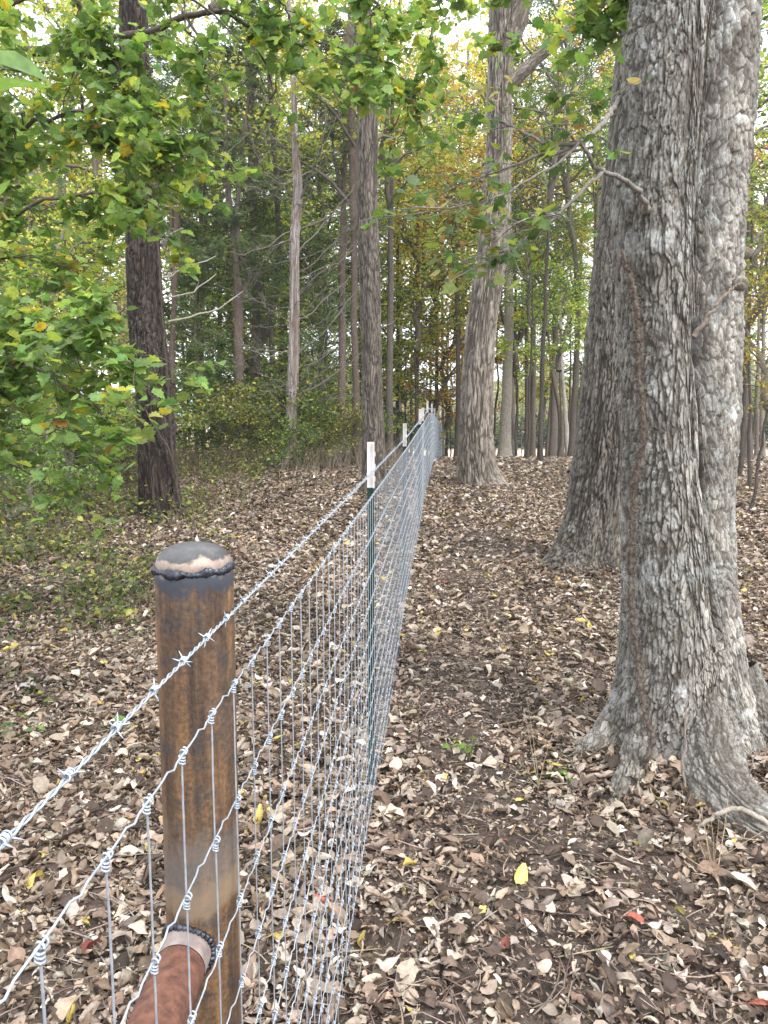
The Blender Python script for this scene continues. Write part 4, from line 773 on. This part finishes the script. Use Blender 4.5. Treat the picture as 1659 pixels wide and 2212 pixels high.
# shrubs along the wood edge
SH = [(415, 905, 17.5, 1.0), (480, 930, 16.8, .95), (560, 925, 16.5, .9), (590, 960, 16, .55), (670, 900, 18, 1.1), (710, 930, 17, .7), (755, 940, 18.5, .7), (240, 960, 13.5, .9), (170, 980, 12.6, .8), (60, 960, 12.5, 1.0), (-10, 980, 12, 1.), (455, 800, 20, 1.4), (540, 850, 20.5, 1.2), (640, 800, 22, 1.3)]
SL = ['beside the left dark oak', 'in front of the reddish brown cedar', 'under the dark forked trunk', 'at the left foot of the dead cedar', 'at the right foot of the dead cedar', 'left of the reddish cedar trunk', 'at the left foot of the straight grey-brown trunk', 
      'at the left foot of the dark oak', 'beside the dark straight sapling', 'below the low leafy bough', 'at the left edge of the woods', 'tall, left of the reddish brown cedar', 'tall, right of the reddish brown cedar', 'tall, behind the dead cedar']
for k, ((x, y, Y, s), l) in enumerate(zip(SH, SL)):
    low_tree(x, y, Y, 'shrub', s, 'green and yellow woodland shrub '+l, (1.4+.25*(k % 3), 1.5, 1.3), 'shrub', .03, cat='shrub', group='shrubs along the wood edge', seed=k)
# deeper fill of the woods
rngf = np.random.default_rng(77)
FILL = [(-4.5, 40, 'yg', 'yellow-green tree deep in the woods behind the cedars'), (-7, 50, 'green', 'green tree deepest in the woods behind the dark forked trunk'), (-20, 46, 'green', 'tall green tree in the back corner of the left woods'),
        (1.0, 50, 'green', 'green tree far behind the second fence post'), (6.5, 54, 'yel', 'yellow tree out beyond the end of the fence'), (17.5, 42, 'yg', 'yellow-green tree out in the open behind the big double-stemmed tree'), (22, 50, 'green', 'green tree out in the open at the right edge')]
for k, (x, y, kd, lb) in enumerate(FILL):
    s = rngf.uniform(1.1, 1.5); side = 'left' if x < 0 else 'right'; g0 = float(gz(x, y)); cz = 1.0 if x < 0 else 6.0
    t = thing('tree', (x, y, g0), lb, 'tree', 'tall trees far back on the '+side); g = Geo(); z = np.linspace(-.2, cz+5*s, 10)
    g.tubes(np.stack([np.cumsum(rngf.normal(0, .04, 10)), np.cumsum(rngf.normal(0, .04, 10)), z], 1), np.linspace(.2, .1, 10), 10, (.13, .11, .09)); g.mk('trunk', M_FARBARK, t)
    put_crown(t, kd, (0, 0, cz), (s, s, s*1.15), rngf.uniform(0, 6), (1, 1, 1))
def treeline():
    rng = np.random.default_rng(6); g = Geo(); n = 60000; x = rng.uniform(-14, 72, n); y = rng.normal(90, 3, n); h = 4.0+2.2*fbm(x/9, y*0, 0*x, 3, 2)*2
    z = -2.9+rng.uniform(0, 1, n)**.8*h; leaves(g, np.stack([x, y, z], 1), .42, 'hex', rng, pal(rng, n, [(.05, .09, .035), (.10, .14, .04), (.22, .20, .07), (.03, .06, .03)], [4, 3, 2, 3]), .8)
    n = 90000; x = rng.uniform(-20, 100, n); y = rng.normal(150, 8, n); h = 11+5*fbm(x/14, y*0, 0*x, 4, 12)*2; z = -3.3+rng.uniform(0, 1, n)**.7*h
    leaves(g, np.stack([x, y, z], 1), .62, 'hex', rng, pal(rng, n, [(.30, .32, .20), (.42, .40, .20), (.22, .27, .18), (.50, .42, .26)], [4, 3, 2, 3]), .8)  # farther row: haze painted into its pale, greyed leaf colours
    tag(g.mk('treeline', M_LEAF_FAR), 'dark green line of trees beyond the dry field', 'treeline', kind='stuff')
treeline()
# ------------------------------------------------------------------ overhanging leafy tree (trunk left of the frame)
def overhang():
    rng = np.random.default_rng(42); org = (-4.4, 5.4, float(gz(-4.4, 5.4))); t = thing('overhanging_oak', org, 'leafy green oak whose boughs hang in from the top left over the fence', 'tree')
    P = np.array([[-4.4, 5.4, -.1, .24], [-4.35, 5.4, 1.5, .20], [-4.4, 5.35, 3.5, .18], [-4.2, 5.3, 6.5, .13], [-4.1, 5.3, 8.5, .07]])
    bark_tube('trunk', P, M_BARK, t, org, 90, 260, .035, .15, .015, (.14, .12, .10), .2, (.05, .037, .028), [(200, .1, 25, .2), (330, .1, 25, .2)], None, 201)
    g = Geo(); gl = Geo(); cb = (.10, .08, .065)
    # (path, r0, r1, twigs, twig length, leaf size)
    BG = [([(-160, 240, 5.4), (0, 130, 5.1), (110, 105, 5), (200, 88, 4.9), (330, 66, 4.8), (400, 40, 4.7), (455, 22, 4.6), (510, 40, 4.6), (570, 70, 4.6)], .055, .012, 10, .4, .085),
          ([(455, 22, 4.6), (500, -10, 4.6), (560, -40, 4.6), (700, -50, 4.5), (800, 0, 4.5), (850, 60, 4.5)], .03, .005, 4, .22, .08),
          ([(-200, 420, 5.3), (0, 300, 4.8), (120, 250, 4.6), (220, 240, 4.5), (320, 300, 4.5), (360, 400, 4.5)], .03, .004, 66, .42, .085),
          ([(-200, 560, 5.2), (0, 480, 4.8), (120, 430, 4.6), (220, 420, 4.5), (300, 430, 4.4), (345, 450, 4.4)], .028, .004, 46, .36, .085),
          ([(-150, 100, 5.), (0, 20, 4.6), (150, -30, 4.4), (300, -40, 4.4), (420, 0, 4.4), (520, 90, 4.4)], .03, .004, 12, .3, .085),
          ([(120, -80, 4.7), (200, 60, 4.7), (260, 160, 4.7), (290, 240, 4.7), (300, 330, 4.7)], .02, .004, 56, .34, .085),
          ([(-200, 640, 5.), (0, 560, 4.8), (90, 560, 4.6), (170, 590, 4.6)], .016, .003, 34, .4, .075),
          ([(-260, 760, 5.), (-60, 690, 4.2), (40, 690, 3.9), (140, 715, 3.7), (220, 745, 3.6), (285, 780, 3.55)], .022, .003, 70, .32, .08),
          ([(-260, 800, 5.), (-60, 800, 4.2), (30, 790, 3.9), (100, 800, 3.7), (150, 840, 3.6), (200, 880, 3.6)], .018, .003, 50, .30, .08),
          ([(-240, 880, 4.8), (-60, 870, 4.2), (30, 880, 4.), (100, 930, 3.9), (160, 980, 3.9)], .014, .003, 24, .32, .08),
          ([(-240, 960, 4.8), (-60, 960, 4.2), (30, 1000, 4.0), (100, 1050, 4.), (150, 1110, 4.)], .010, .002, 22, .30, .075),
          ([(520, 60, 4.6), (600, 100, 4.6), (680, 90, 4.6), (740, 120, 4.6), (790, 170, 4.6)], .008, .002, 10, .2, .085),
          ([(560, -60, 4.4), (620, 30, 4.4), (650, 100, 4.4)], .007, .002, 7, .2, .085),
          ([(400, 60, 4.6), (440, 130, 4.6), (450, 200, 4.6), (430, 280, 4.6)], .006, .002, 8, .2, .08),
          ([(850, -120, 4.3), (830, -20, 4.3), (800, 60, 4.3), (805, 130, 4.3), (800, 205, 4.3)], .006, .002, 12, .2, .085),
          ([(1010, -150, 4.6), (960, -20, 4.6), (930, 80, 4.6), (905, 160, 4.6), (870, 290, 4.6)], .008, .002, 20, .26, .075),
          ([(1100, -120, 4.3), (1110, -20, 4.3), (1095, 60, 4.3), (1085, 110, 4.3)], .004, .002, 5, .14, .085),
          ([(1400, -120, 3.9), (1340, -10, 3.9), (1290, 40, 3.9), (1255, 100, 3.9)], .006, .002, 12, .20, .085)]
    for k, (pp, ra, rb, nt_, tl, ls) in enumerate(BG):
        q = WP(pp)
        if pp[0][0] < -100: q = np.vstack([[-4.3, 5.35, q[0, 2]-.5], q])
        q = catmull(q, 40); q[1:-1] += rng.normal(0, .008, (38, 3)); g.tubes(q, np.linspace(ra, rb, 40), 9, cb)
        for _ in range(nt_):
            i = rng.integers(8, 40); d = rng.normal(0, 1, 3)*[1, .8, .6]+[0, 0, -.25]+(q[min(39, i+1)]-q[i-3])*3; d /= np.linalg.norm(d); L_ = tl*rng.uniform(.4, 1.1); s = np.linspace(0, 1, 8)[:, None]
            tw = q[i]+d*s*L_+np.cumsum(rng.normal(0, .012, (8, 3)), 0); tw[:, 2] -= .25*L_*s[:, 0]**2; g.tubes(tw, np.linspace(max(.003, rb), .0012, 8), 5, cb)
            hue = rng.random(); low = pp[0][1] > 600
            cols = [(.19, .30, .085), (.27, .39, .10), (.13, .215, .065), (.42, .48, .10), (.55, .42, .05), (.33, .14, .05)]; wts = [5, 4, 3.5, 1.0 if hue < .7 else 5, .15 if hue < .88 else 1.4, .06]
            for j in range(3):
                i2 = rng.integers(2, 8); d2 = d*.5+rng.normal(0, .6, 3)*[1, 1, .5]; t2 = tw[i2]+d2*np.linspace(0, 1, 5)[:, None]*L_*.45; g.tubes(t2, np.linspace(.0018, .0009, 5), 3, cb)
                m = rng.integers(3, 7) if pp[0][0] > -100 else rng.integers(5, 11); pi_ = t2[rng.integers(1, 5, m)]+rng.normal(0, .03, (m, 3)); c = pal(rng, m, cols, wts, .15)
                leaves(gl, pi_, ls*.84*rng.uniform(.55, 1.2, m), 'lobed', rng, c, .75 if not low else .5, .75 if not low else .3)
            m = rng.integers(3, 6); leaves(gl, tw[rng.integers(3, 8, m)]+rng.normal(0, .015, (m, 3)), ls*.88*rng.uniform(.6, 1.15, m), 'lobed', rng, pal(rng, m, cols, wts, .15), .7, .7)
    # very close leaves at the left edge
    q = catmull(WP([(-500, 60, 1.6), (-200, 90, 1.25), (-60, 160, 1.1), (-30, 300, 1.05), (-40, 430, 1.05)]), 20); q0 = np.vstack([[-4.2, 5.3, 3.2], [-3., 3.2, 2.9], q]); g.tubes(catmull(q0, 40), np.linspace(.02, .002, 40), 6, cb)
    cp = WP([(-22, 125, 1.05), (-30, 205, 1.02), (-40, 440, 1.0), (-60, 250, 1.1)]); dr = np.array([(.75, .1, -.55), (.9, .1, -.55), (.8, 0, -.35), (.7, .1, -.6)])
    n0 = gl.n; leaves(gl, cp, np.array([.075, .085, .05, .045]), 'oval', np.random.default_rng(3), np.tile([(.16, .27, .07)], (4, 1)), .3, .3, dr)
    g.mk('bough', M_TWIG, t, org=org); gl.mk('foliage', M_LEAF, t, org=org)
overhang()
# ------------------------------------------------------------------ undergrowth
def undergrowth():
    rng = np.random.default_rng(9); g = Geo(); gb = Geo(); n = 16000
    y = rng.uniform(4.5, 21, n); x = rng.uniform(-1, 0.1, n)*(.62*y+1)
    edge = np.interp(y, [4.5, 6, 8, 10, 12, 14, 16, 18, 21], [-2.0, -1.9, -2.2, -2.5, -2.4, -2.4, -1.8, -1.0, .2]); m = (x < edge+rng.normal(0, .35, n)) & (fbm(x*1.1, y*1.1, 0*x, 3, 31) > rng.normal(-.02, .16, n)); x, y = x[m], y[m]; n = len(x)
    hgt = rng.uniform(.10, .55, n)*np.interp(y, [5, 7, 12, 16, 20], [.6, .9, 1., 1.6, 2.4])*(.7+.6*(fbm(x, y, 0*x, 2, 4)+.5)); z0 = gz(x, y); s = np.linspace(0, 1, 6)
    dx = rng.normal(0, .35, (n, 2)); P = np.stack([x[:, None]+dx[:, :1]*hgt[:, None]*s**1.6, y[:, None]+dx[:, 1:]*hgt[:, None]*s**1.6, z0[:, None]+hgt[:, None]*s], -1)
    brown = rng.random(n) < .45; c = np.where(brown[:, None], pal(rng, n, [(.26, .19, .13), (.36, .28, .19)], [1, 1]), pal(rng, n, [(.10, .12, .05), (.15, .13, .08)], [1, 1]))
    g.tubes(P, np.linspace(.0028, .001, 6)[None]*np.ones((n, 1)), 3, c)
    k = 11; ii = rng.integers(1, 6, (n, k)); Q = P[np.arange(n)[:, None], ii]+rng.normal(0, .045, (n, k, 3))*[1, 1, .6]; Q = Q[~brown].reshape(-1, 3)
    leaves(g, Q, rng.gamma(5, .009, len(Q)).clip(.015, .09), 'hex', rng, pal(rng, len(Q), [(.10, .15, .045), (.26, .29, .07), (.06, .10, .035), (.46, .44, .10), (.16, .17, .09)], [4, 4, 3, 1.5, 2], .25), .6, .2)
    Q = P[np.arange(n)[:, None], rng.integers(2, 6, (n, 4))]+rng.normal(0, .03, (n, 4, 3)); Q = Q[brown].reshape(-1, 3)
    leaves(g, Q, rng.uniform(.015, .035, len(Q)), 'diamond', rng, pal(rng, len(Q), [(.28, .20, .13), (.38, .30, .2)], [1, 1]), .8, .2)
    tag(g.mk('undergrowth', M_LEAF), 'weedy green and brown undergrowth along the wood edge left of the fence', 'undergrowth', kind='stuff')
    # brown brush at the wood edge
    g = Geo(); n = 5000; y = rng.uniform(15, 21, n); x = rng.uniform(-9.5, .4, n); h = rng.uniform(.25, .9, n); z0 = gz(x, y); s = np.linspace(0, 1, 5); dx = rng.normal(0, .3, (n, 2))
    P = np.stack([x[:, None]+dx[:, :1]*h[:, None]*s**1.5, y[:, None]+dx[:, 1:]*h[:, None]*s**1.5, z0[:, None]+h[:, None]*s*(1-.25*s)], -1)
    g.tubes(P, np.linspace(.004, .0015, 5)[None]*np.ones((n, 1)), 3, pal(rng, n, [(.24, .19, .14), (.34, .28, .2), (.15, .12, .09)], [2, 2, 1]))
    tag(g.mk('dry_grass', M_LITTER), 'dry brown grass and brush at the foot of the left woods', 'dry grass', kind='stuff')
undergrowth()
def plant(px, py, label, n=7, size=.05, h=.12, cols=((.10, .22, .04), (.16, .28, .05)), name='seedling', seed=0, kind='lobed'):
    # on the ground at the pixel
    Y = 2.; 
    for _ in range(30): p = W(px, py, Y); Y = Y*(1+(p[2]-float(gz(p[0], Y)))/(CAMZ-p[2]+1e-6))
    rng = np.random.default_rng(seed+int(px)+500); p = W(px, py, Y); org = (p[0], Y, float(gz(p[0], Y))); g = Geo(); s = np.linspace(0, 1, 5)[:, None]
    t = thing(name, org, label, 'plant')
    for k in range(max(1, n//3)):
        d = np.array([rng.normal(0, .4), rng.normal(0, .4), 1]); q = np.array(org)+d*s*h*rng.uniform(.6, 1); g.tubes(q, np.linspace(.0025, .001, 5), 4, (.12, .14, .06))
    g.mk('stem', M_TWIG, t, org=org); gl = Geo(); Q = np.array(org)+np.c_[rng.normal(0, .5*size+.2*h, (n, 2)), rng.uniform(.3, 1, n)*h]; leaves(gl, Q, size*rng.uniform(.7, 1.1, n), kind, rng, pal(rng, n, cols, [1, 1]), .4, .2); gl.mk('foliage', M_LEAF, t, org=org)
plant(1018, 1640, 'small green seedling on the leaf litter between the fence and the big tree')
plant(1205, 1690, 'low green seedling in front of the left root of the big tree', 6, .05, .06, seed=3)
plant(1210, 1640, 'tiny pale seedling beside the left root of the big tree', 5, .035, .05, ((.2, .28, .08), (.16, .24, .06)), seed=5)
plant(1238, 1340-260, 'small green sprig beside the foot of the leaning oak', 9, .06, .12, seed=6)
plant(20, 1480, 'upright leafy green plant at the left edge of the clearing', 12, .075, .36, ((.13, .24, .06), (.22, .30, .08)), 'weed', 7, 'oval')
plant(70, 1600, 'leafy green plant with long leaves low at the left edge', 9, .08, .2, ((.10, .20, .05), (.16, .26, .06)), 'weed', 8, 'oval')
plant(255, 1585, 'small green seedling left of the rusty pipe post', 6, .05, .08, seed=9)
plant(355, 1000, 'pale-leaved sprig growing against the left dark oak', 8, .10, .9, ((.25, .30, .12), (.12, .2, .08)), seed=11, kind='oval')
def straw(px, py, n, h, label, seed):
    Y = 2.
    for _ in range(30): p = W(px, py, Y); Y = Y*(1+(p[2]-float(gz(p[0], Y)))/(CAMZ-p[2]+1e-6))
    rng = np.random.default_rng(seed); p = W(px, py, Y); org = np.array((p[0], Y, float(gz(p[0], Y)))); g = Geo(); s = np.linspace(0, 1, 6)[:, None]
    for k in range(n):
        d = np.array([rng.normal(0, .45), rng.normal(0, .3), 1]); g.tubes(org+[rng.normal(0, .02), rng.normal(0, .02), 0]+d*s*h*rng.uniform(.4, 1)-[0, 0, .01]+s*s*[rng.normal(0, .03), 0, 0], np.linspace(.0016, .0007, 6), 4, (.48, .38, .24))
    tag(g.mk('grass_tuft', M_TWIG), label, 'grass')
straw(1540, 1880, 9, .34, 'tuft of dry straw-coloured grass in front of the short fallen branch', 1)
straw(1160, 1700, 3, .5, 'few thin dry stalks standing left of the big tree', 2)
straw(1480, 1760, 6, .2, 'small dry grass tuft at the front foot of the big tree', 3)
# twiggy debris pile between the two oaks
# ------------------------------------------------------------------ fence
PT = np.array([[-.035, 3.34, 1.601], [.202, 6.7, 1.612], [.496, 10.2, 1.728], [.60, 11.6, 1.745], [.782, 13.6, 1.855], [1.069, 17., 1.828], [1.358, 20.5, 1.723], [1.663, 24., 1.577], [2.476, 33., 1.062], [3.9, 47., -.23]])
a_, b_ = -.262, .068
fx_y = np.r_[[.0, .964, 2.], PT[:, 1]]; fx_x = np.r_[[a_, a_+b_*.964, a_+b_*2], PT[:, 0]]; fx_z = np.r_[[1.485, 1.484, 1.483], PT[:, 2]-.125]
fx_z[3] = 1.482; fx_z[4] = 1.495
def fence_xyz(y, drop=0.):
    return np.stack([np.interp(y, fx_y, fx_x), y, np.interp(y, fx_y, fx_z)-drop], -1)
HW = [1.484-z for z in (1.392, 1.229, 1.088, .967, .841, .743, .632, .529, .427, .323, .208, .106, .012)]
def fence():
    org = (fx_x[3], 3.34, 0); t = thing('woven_wire_fence', org, 'galvanized woven wire fence of knotted mesh running uphill from the rusty post', 'fence')
    rng = np.random.default_rng(12); sp = .1; st = np.arange(.37, 46.8, sp)
    for k, h in enumerate(HW):
        y = np.concatenate([np.arange(.05, 9, .0125), np.arange(9, 46.8, .1)]); p = fence_xyz(y, h)
        ph = ((y-.37+.004*np.sin(y*3+k)) % sp)/sp; env = np.clip(1.35-y/9, 0, 1)
        crimp = (np.exp(-((ph-.42)/.07)**2)-np.exp(-((ph-.58)/.07)**2))*0.0022*env; p[:, 2] += crimp+.0022*vn(y*6, 0*y+k*3.3, 0*y, 2); p[:, 0] += -crimp*.6+.003*vn(y*1.3, 0*y+k*5, 0*y, 4)
        g = Geo(); g.tubes(p, np.full(len(y), .00112)+.0000*y, 6); o = g.mk('line_wire', M_GALV, t, org=org)
    # vertical stays with knots: three wiggly variants shared by the copies
    def stay_mesh(detail, v):
        r2 = np.random.default_rng(100+v); g = Geo(); hs = np.array(HW)-HW[0]; z = -np.linspace(0, hs[-1], 12*6+1); wob = np.cumsum(r2.normal(0, .0006, len(z))); wob -= np.interp(-z, [0, hs[-1]], [wob[0], wob[-1]])
        p = np.stack([-.0018+0*z, wob+.0018*np.sin(-z*22+v), z], 1); g.tubes(p, np.full(len(z), .00112), 6 if detail else 4)
        for k, h in enumerate(hs):
            w = np.interp(h, -z, wob)
            if detail:
                a = np.linspace(0, 2*math.pi*3.2, 34); kz = -h-.003-np.linspace(0, .0105, 34)
                g.tubes(np.stack([-.0018+.0027*np.cos(a), w+.0027*np.sin(a), kz], 1), np.full(34, .0014), 5)
                a = np.linspace(0, 2*math.pi*1.3, 16); g.tubes(np.stack([.0034*np.cos(a), w+np.linspace(-.004, .004, 16), -h+.0034*np.sin(a)], 1), np.full(16, .0012), 5)
            else: g.tubes(np.array([[-.001, w, -h+.005], [-.001, w, -h-.003], [-.0015, w, -h-.012], [-.0015, w, -h-.016]]), np.array([.001, .0034, .0036, .001]), 5)
        return g
    md = [stay_mesh(True, v).mk('stay_wire', M_GALV, link=False) for v in range(4)]; ml = [stay_mesh(False, v).mk('stay_wire', M_GALV, link=False) for v in range(4)]
    for k, y in enumerate(st[:100]):
        o = link_ob('stay_wire', (md if k < 45 else ml)[int(rng.integers(0, 4))], t); q = fence_xyz(np.array([y+.004*rng.normal()]), HW[0])[0]; o.location = (q[0]-org[0], q[1]-org[1], q[2]-org[2])
        sh = 0
    g = Geo(); z = -np.array([0, .25, .5, .8, 1.1, HW[-1]-HW[0]]); ys = st[100:]; q = fence_xyz(ys, HW[0]); P = q[:, None]+np.stack([0*z, 0*z, z], 1)[None]; P[:, 1:-1, 1] += rng.normal(0, .004, (len(ys), 4)); g.tubes(P, np.full((len(ys), 6), .0013), 3)
    hk = np.array(HW)-HW[0]; C = (q[:, None]+np.stack([0*hk, 0*hk, -hk], 1)[None]).reshape(-1, 3); g.tubes(np.stack([C+[0, 0, .006], C-[0, 0, .004], C-[0, 0, .016]], 1), np.tile([.001, .004, .001], (len(C), 1)), 4)
    g.mk('stay_wire', M_GALV, t, org=org, kind='stuff')
    # barbed wire
    tb = thing('barbed_wire', org, 'twisted barbed wire strand strung along the top of the mesh fence', 'barbed wire'); g = Geo()
    y = np.arange(.04, 8, .0035); p = fence_xyz(y); p[:, 2] += .003*vn(y*2, 0*y, 0*y, 3); p[:, 0] -= .004
    for ph in (0, math.pi):
        a = y*2*math.pi/.034+ph; c = p.copy(); c[:, 0] += .00125*np.cos(a); c[:, 2] += .00125*np.sin(a); g.tubes(c, np.full(len(y), .00105), 6)
    y = np.arange(8, 46.8, .2); g.tubes(fence_xyz(y), np.full(len(y), .003), 5); g.mk('wire_strand', M_GALV, tb, org=org)
    def barb_geo(v):
        r2 = np.random.default_rng(v); g = Geo()
        for s_ in (-1, 1):
            a = np.linspace(0, 2*math.pi*2, 24); g.tubes(np.stack([0.0032*np.cos(a), s_*.0025+np.linspace(-.003, .003, 24), .0032*np.sin(a)], 1), np.full(24, .0009), 5)
            for e in (-1, 1):
                d = np.array([r2.normal(0, .7), s_*.35*r2.uniform(0, 1), e*1.0]); d = d if r2.random() < .6 else np.array([e*1., s_*.5, r2.normal(0, .5)]); d /= np.linalg.norm(d)
                g.tubes(np.array([d*.003, d*.007, d*.0112])+[0, s_*.003, 0], np.array([.0009, .0008, .0002]), 5)
        return g
    bm = [barb_geo(v).mk('barb', M_GALV, link=False) for v in range(5)]; yb = np.arange(.36, 46, .085)
    for k, yy in enumerate(yb[:100]):
        o = link_ob('barb', bm[int(rng.integers(0, 5))], tb); q = fence_xyz(np.array([yy]))[0]; o.location = (q[0]-.004-org[0], q[1]-org[1], q[2]-org[2]); o.rotation_euler = (0, rng.uniform(0, 3), 0)
    g = Geo(); q = fence_xyz(yb[100:300]); d = rng.normal(0, 1, (len(q), 3))*[1, .3, 1]; d /= np.linalg.norm(d, axis=1, keepdims=True); g.tubes(np.stack([q-d*.017, q, q+d*.017], 1), np.tile([.0006, .0014, .0006], (len(q), 1)), 4)
    d = np.cross(d, [0, 1, 0]); g.tubes(np.stack([q-d*.017, q, q+d*.017], 1), np.tile([.0006, .0014, .0006], (len(q), 1)), 4); g.mk('barb', M_GALV, tb, org=org, kind='stuff')
fence()
def box(g, c, h, col=None):
    c = np.array(c, float); h = np.array(h, float); V = np.array([[x, y, z] for z in (-1, 1) for x, y in ((-1, -1), (1, -1), (1, 1), (-1, 1))])*h+c
    g.add(V, np.array([[3, 2, 1, 0], [4, 5, 6, 7], [0, 1, 5, 4], [1, 2, 6, 5], [2, 3, 7, 6], [3, 0, 4, 7]], np.int32), col)
def tpost_geo(z0, z1):
    g = Geo(); pr = np.array([(.014, -.0175), (.018, -.0175), (.018, .0175), (.014, .0175), (.0138, .003), (-.012, .0022), (-.012, -.0022), (.0138, -.003)])
    n = len(pr); V = np.concatenate([np.c_[pr, np.full(n, z0)], np.c_[pr, np.full(n, z1)]]); F = np.array([[i, (i+1) % n, n+(i+1) % n, n+i] for i in range(n)], np.int32)
    g.add(V, [F, np.array([list(range(n, 2*n))], np.int32)]); return g
def studs(g, z0, z1):
    for z in np.arange(z0+.02, z1-.005, .054):
        box(g, (.0205, 0, z), (.0027, .006, .010))
def tposts():
    sh = tpost_geo(0, 1.40); studs(sh, 0.05, 1.40); me_s = sh.mk('shaft', M_GREENPAINT, link=False, smooth=False)
    tp = tpost_geo(1.402, 1.60); studs(tp, 1.42, 1.60); me_t = tp.mk('white_tip', M_WHITEPAINT, link=False, smooth=False)
    cl = Geo(); a = np.linspace(-.6, math.pi+.6, 14)
    for z in (1.46, 1.30, .95, .6):
        cl.tubes(np.stack([.004+.019*np.cos(a)*.9, .021*np.sin(a)-.010, z+.004*np.cos(a*2)], 1), np.full(14, .0014), 5)
    me_c = cl.mk('wire_clip', M_GALV, link=False)
    LB = ['white-tipped green steel post nearest the rusty pipe post', 'second white-tipped green steel post from the rusty pipe post', 'third white-tipped steel post along the fence', 'white-tipped steel post just past the third, nearly overlapping it', 'tallest-looking white-tipped post at the crest where the fence bends',
          'first white-tipped post right of the crest post', 'second white-tipped post right of the crest post', 'last visible white-tipped post right of the crest', 'green steel post down the slope beyond the crest', 'farthest green steel post out in the field']
    for k, (x, y, z) in enumerate(PT):
        t = thing('steel_fence_post', (x-.026, y, z-1.6), LB[k], 'fence post', 'white-tipped steel posts along the fence'); t.rotation_euler = (0, 0, -.10-.02*k)
        for nm, me in (('shaft', me_s), ('white_tip', me_t), ('wire_clip', me_c)): link_ob(nm, me, t)
tposts()
def pipe_post():
    rng = np.random.default_rng(4); base = np.array([-.262, 1.0, 0.]); lean = np.array([.011, 0, 1.578]); t = thing('pipe_post', base, 'rusty round steel pipe post with welded dome cap and a side rail, foreground left', 'fence post')
    rp_ = .0510; nth = 96; th = np.linspace(0, 2*math.pi, nth, endpoint=False); zz = np.linspace(-.1, 1.538, 60)
    c = np.stack([zz/1.578*.011, 0*zz, zz], 1); V = c[:, None]+rp_*np.stack([np.cos(th), np.sin(th), 0*th], 1)[None]; mk('pipe', V, gridf(60, nth, True), M_PIPE, t)
    # dome cap
    ph = np.linspace(0, math.pi/2, 24); r = .0502*np.cos(ph)**.75; z = 1.542+.031*np.sin(ph)**1.0; cx = .0107
    V = np.stack([cx+r[:, None]*np.cos(th), r[:, None]*np.sin(th), z[:, None]+0*th], -1); mk('dome_cap', V, gridf(24, nth, True), M_CAP, t)
    # weld bead ring: overlapping puddles
    nm = 260; mi = 14; A = np.linspace(0, 2*math.pi, nm, endpoint=False)[:, None]; b = np.linspace(0, 2*math.pi, mi, endpoint=False)[None]
    pu = np.abs(np.sin(A*24+1.6*np.sin(A*5)+1.3*np.sin(A*3)))**.6; rr = .0030+.0011*pu+.0022*vn(A*4, 0*A, 0*A, 3)+.0009*vn(A*17, b*2, 0*A, 6); zc = 1.5405+.0030*vn(A*3, 0*A, 0*A, 8)
    Rm = .0505+rr*np.cos(b)*.8; V = np.stack([cx+Rm*np.cos(A), Rm*np.sin(A), zc+rr*1.25*np.sin(b)], -1); F = gridf(nm, mi, True); F2 = np.array([[(nm-1)*mi+i, (nm-1)*mi+(i+1) % mi, (i+1) % mi, i] for i in range(mi)], np.int32)
    mk('weld_bead', V, np.concatenate([F, F2]), M_WELD, t)
    # rail toward the camera
    s = W(404, 2052, .955)-base; d = np.array([.03, 1, 0]); d /= np.linalg.norm(d); rl = .0335
    def cyl(y0, y1, r, mat, nm, n=64, m=30):
        A_ = np.linspace(0, 2*math.pi, n, endpoint=False); sd_ = np.array([d[1], -d[0], 0]); up = np.array([0, 0, 1]); L_ = np.linspace(y0, y1, m)
        V = s+L_[:, None, None]*d+r*(np.cos(A_)[None, :, None]*sd_+np.sin(A_)[None, :, None]*up); mk(nm, V, gridf(m, n, True), mat, t)
    cyl(-.035, -1.9, rl, M_RAIL, 'rail'); cyl(.02, -.034, rl+.0004, M_RAILEND, 'rail_end')
    # saddle weld where the rail meets the pipe
    A_ = np.linspace(0, 2*math.pi, 200, endpoint=False); lx = s[0]+(rl+.002)*np.cos(A_); lz = s[2]+(rl+.002)*np.sin(A_); cxx = lz/1.578*.011; ly = -np.sqrt(np.maximum(.0001, rp_**2-(lx-cxx).clip(-.050, .050)**2))
    P = np.stack([lx, ly, lz], 1); rr = .0038+.0022*np.abs(np.sin(A_*17))+.001*vn(A_*5, 0*A_, 0*A_, 3); g = Geo(); g.tubes(np.vstack([P, P[:1]]), np.r_[rr, rr[:1]], 10); g.mk('rail_weld', M_WELD, t)
pipe_post()

def haze():
    g = Geo(); box(g, (0, 60, 25), (95, 118, 29.5)); o = mk('haze', np.concatenate(g.V), [np.concatenate(v) for v in g.F.values()], M_SOIL, smooth=False)
    m = bpy.data.materials.new('haze'); m.use_nodes = True; t = m.node_tree
    for n in list(t.nodes): t.nodes.remove(n)
    ou = t.nodes.new('ShaderNodeOutputMaterial'); v = t.nodes.new('ShaderNodeVolumePrincipled'); v.inputs['Density'].default_value = .0008; v.inputs['Color'].default_value = (.85, .9, .95, 1)
    t.links.new(v.outputs[0], ou.inputs['Volume']); o.data.materials.clear(); o.data.materials.append(m); tag(o, kind='stuff')
haze()
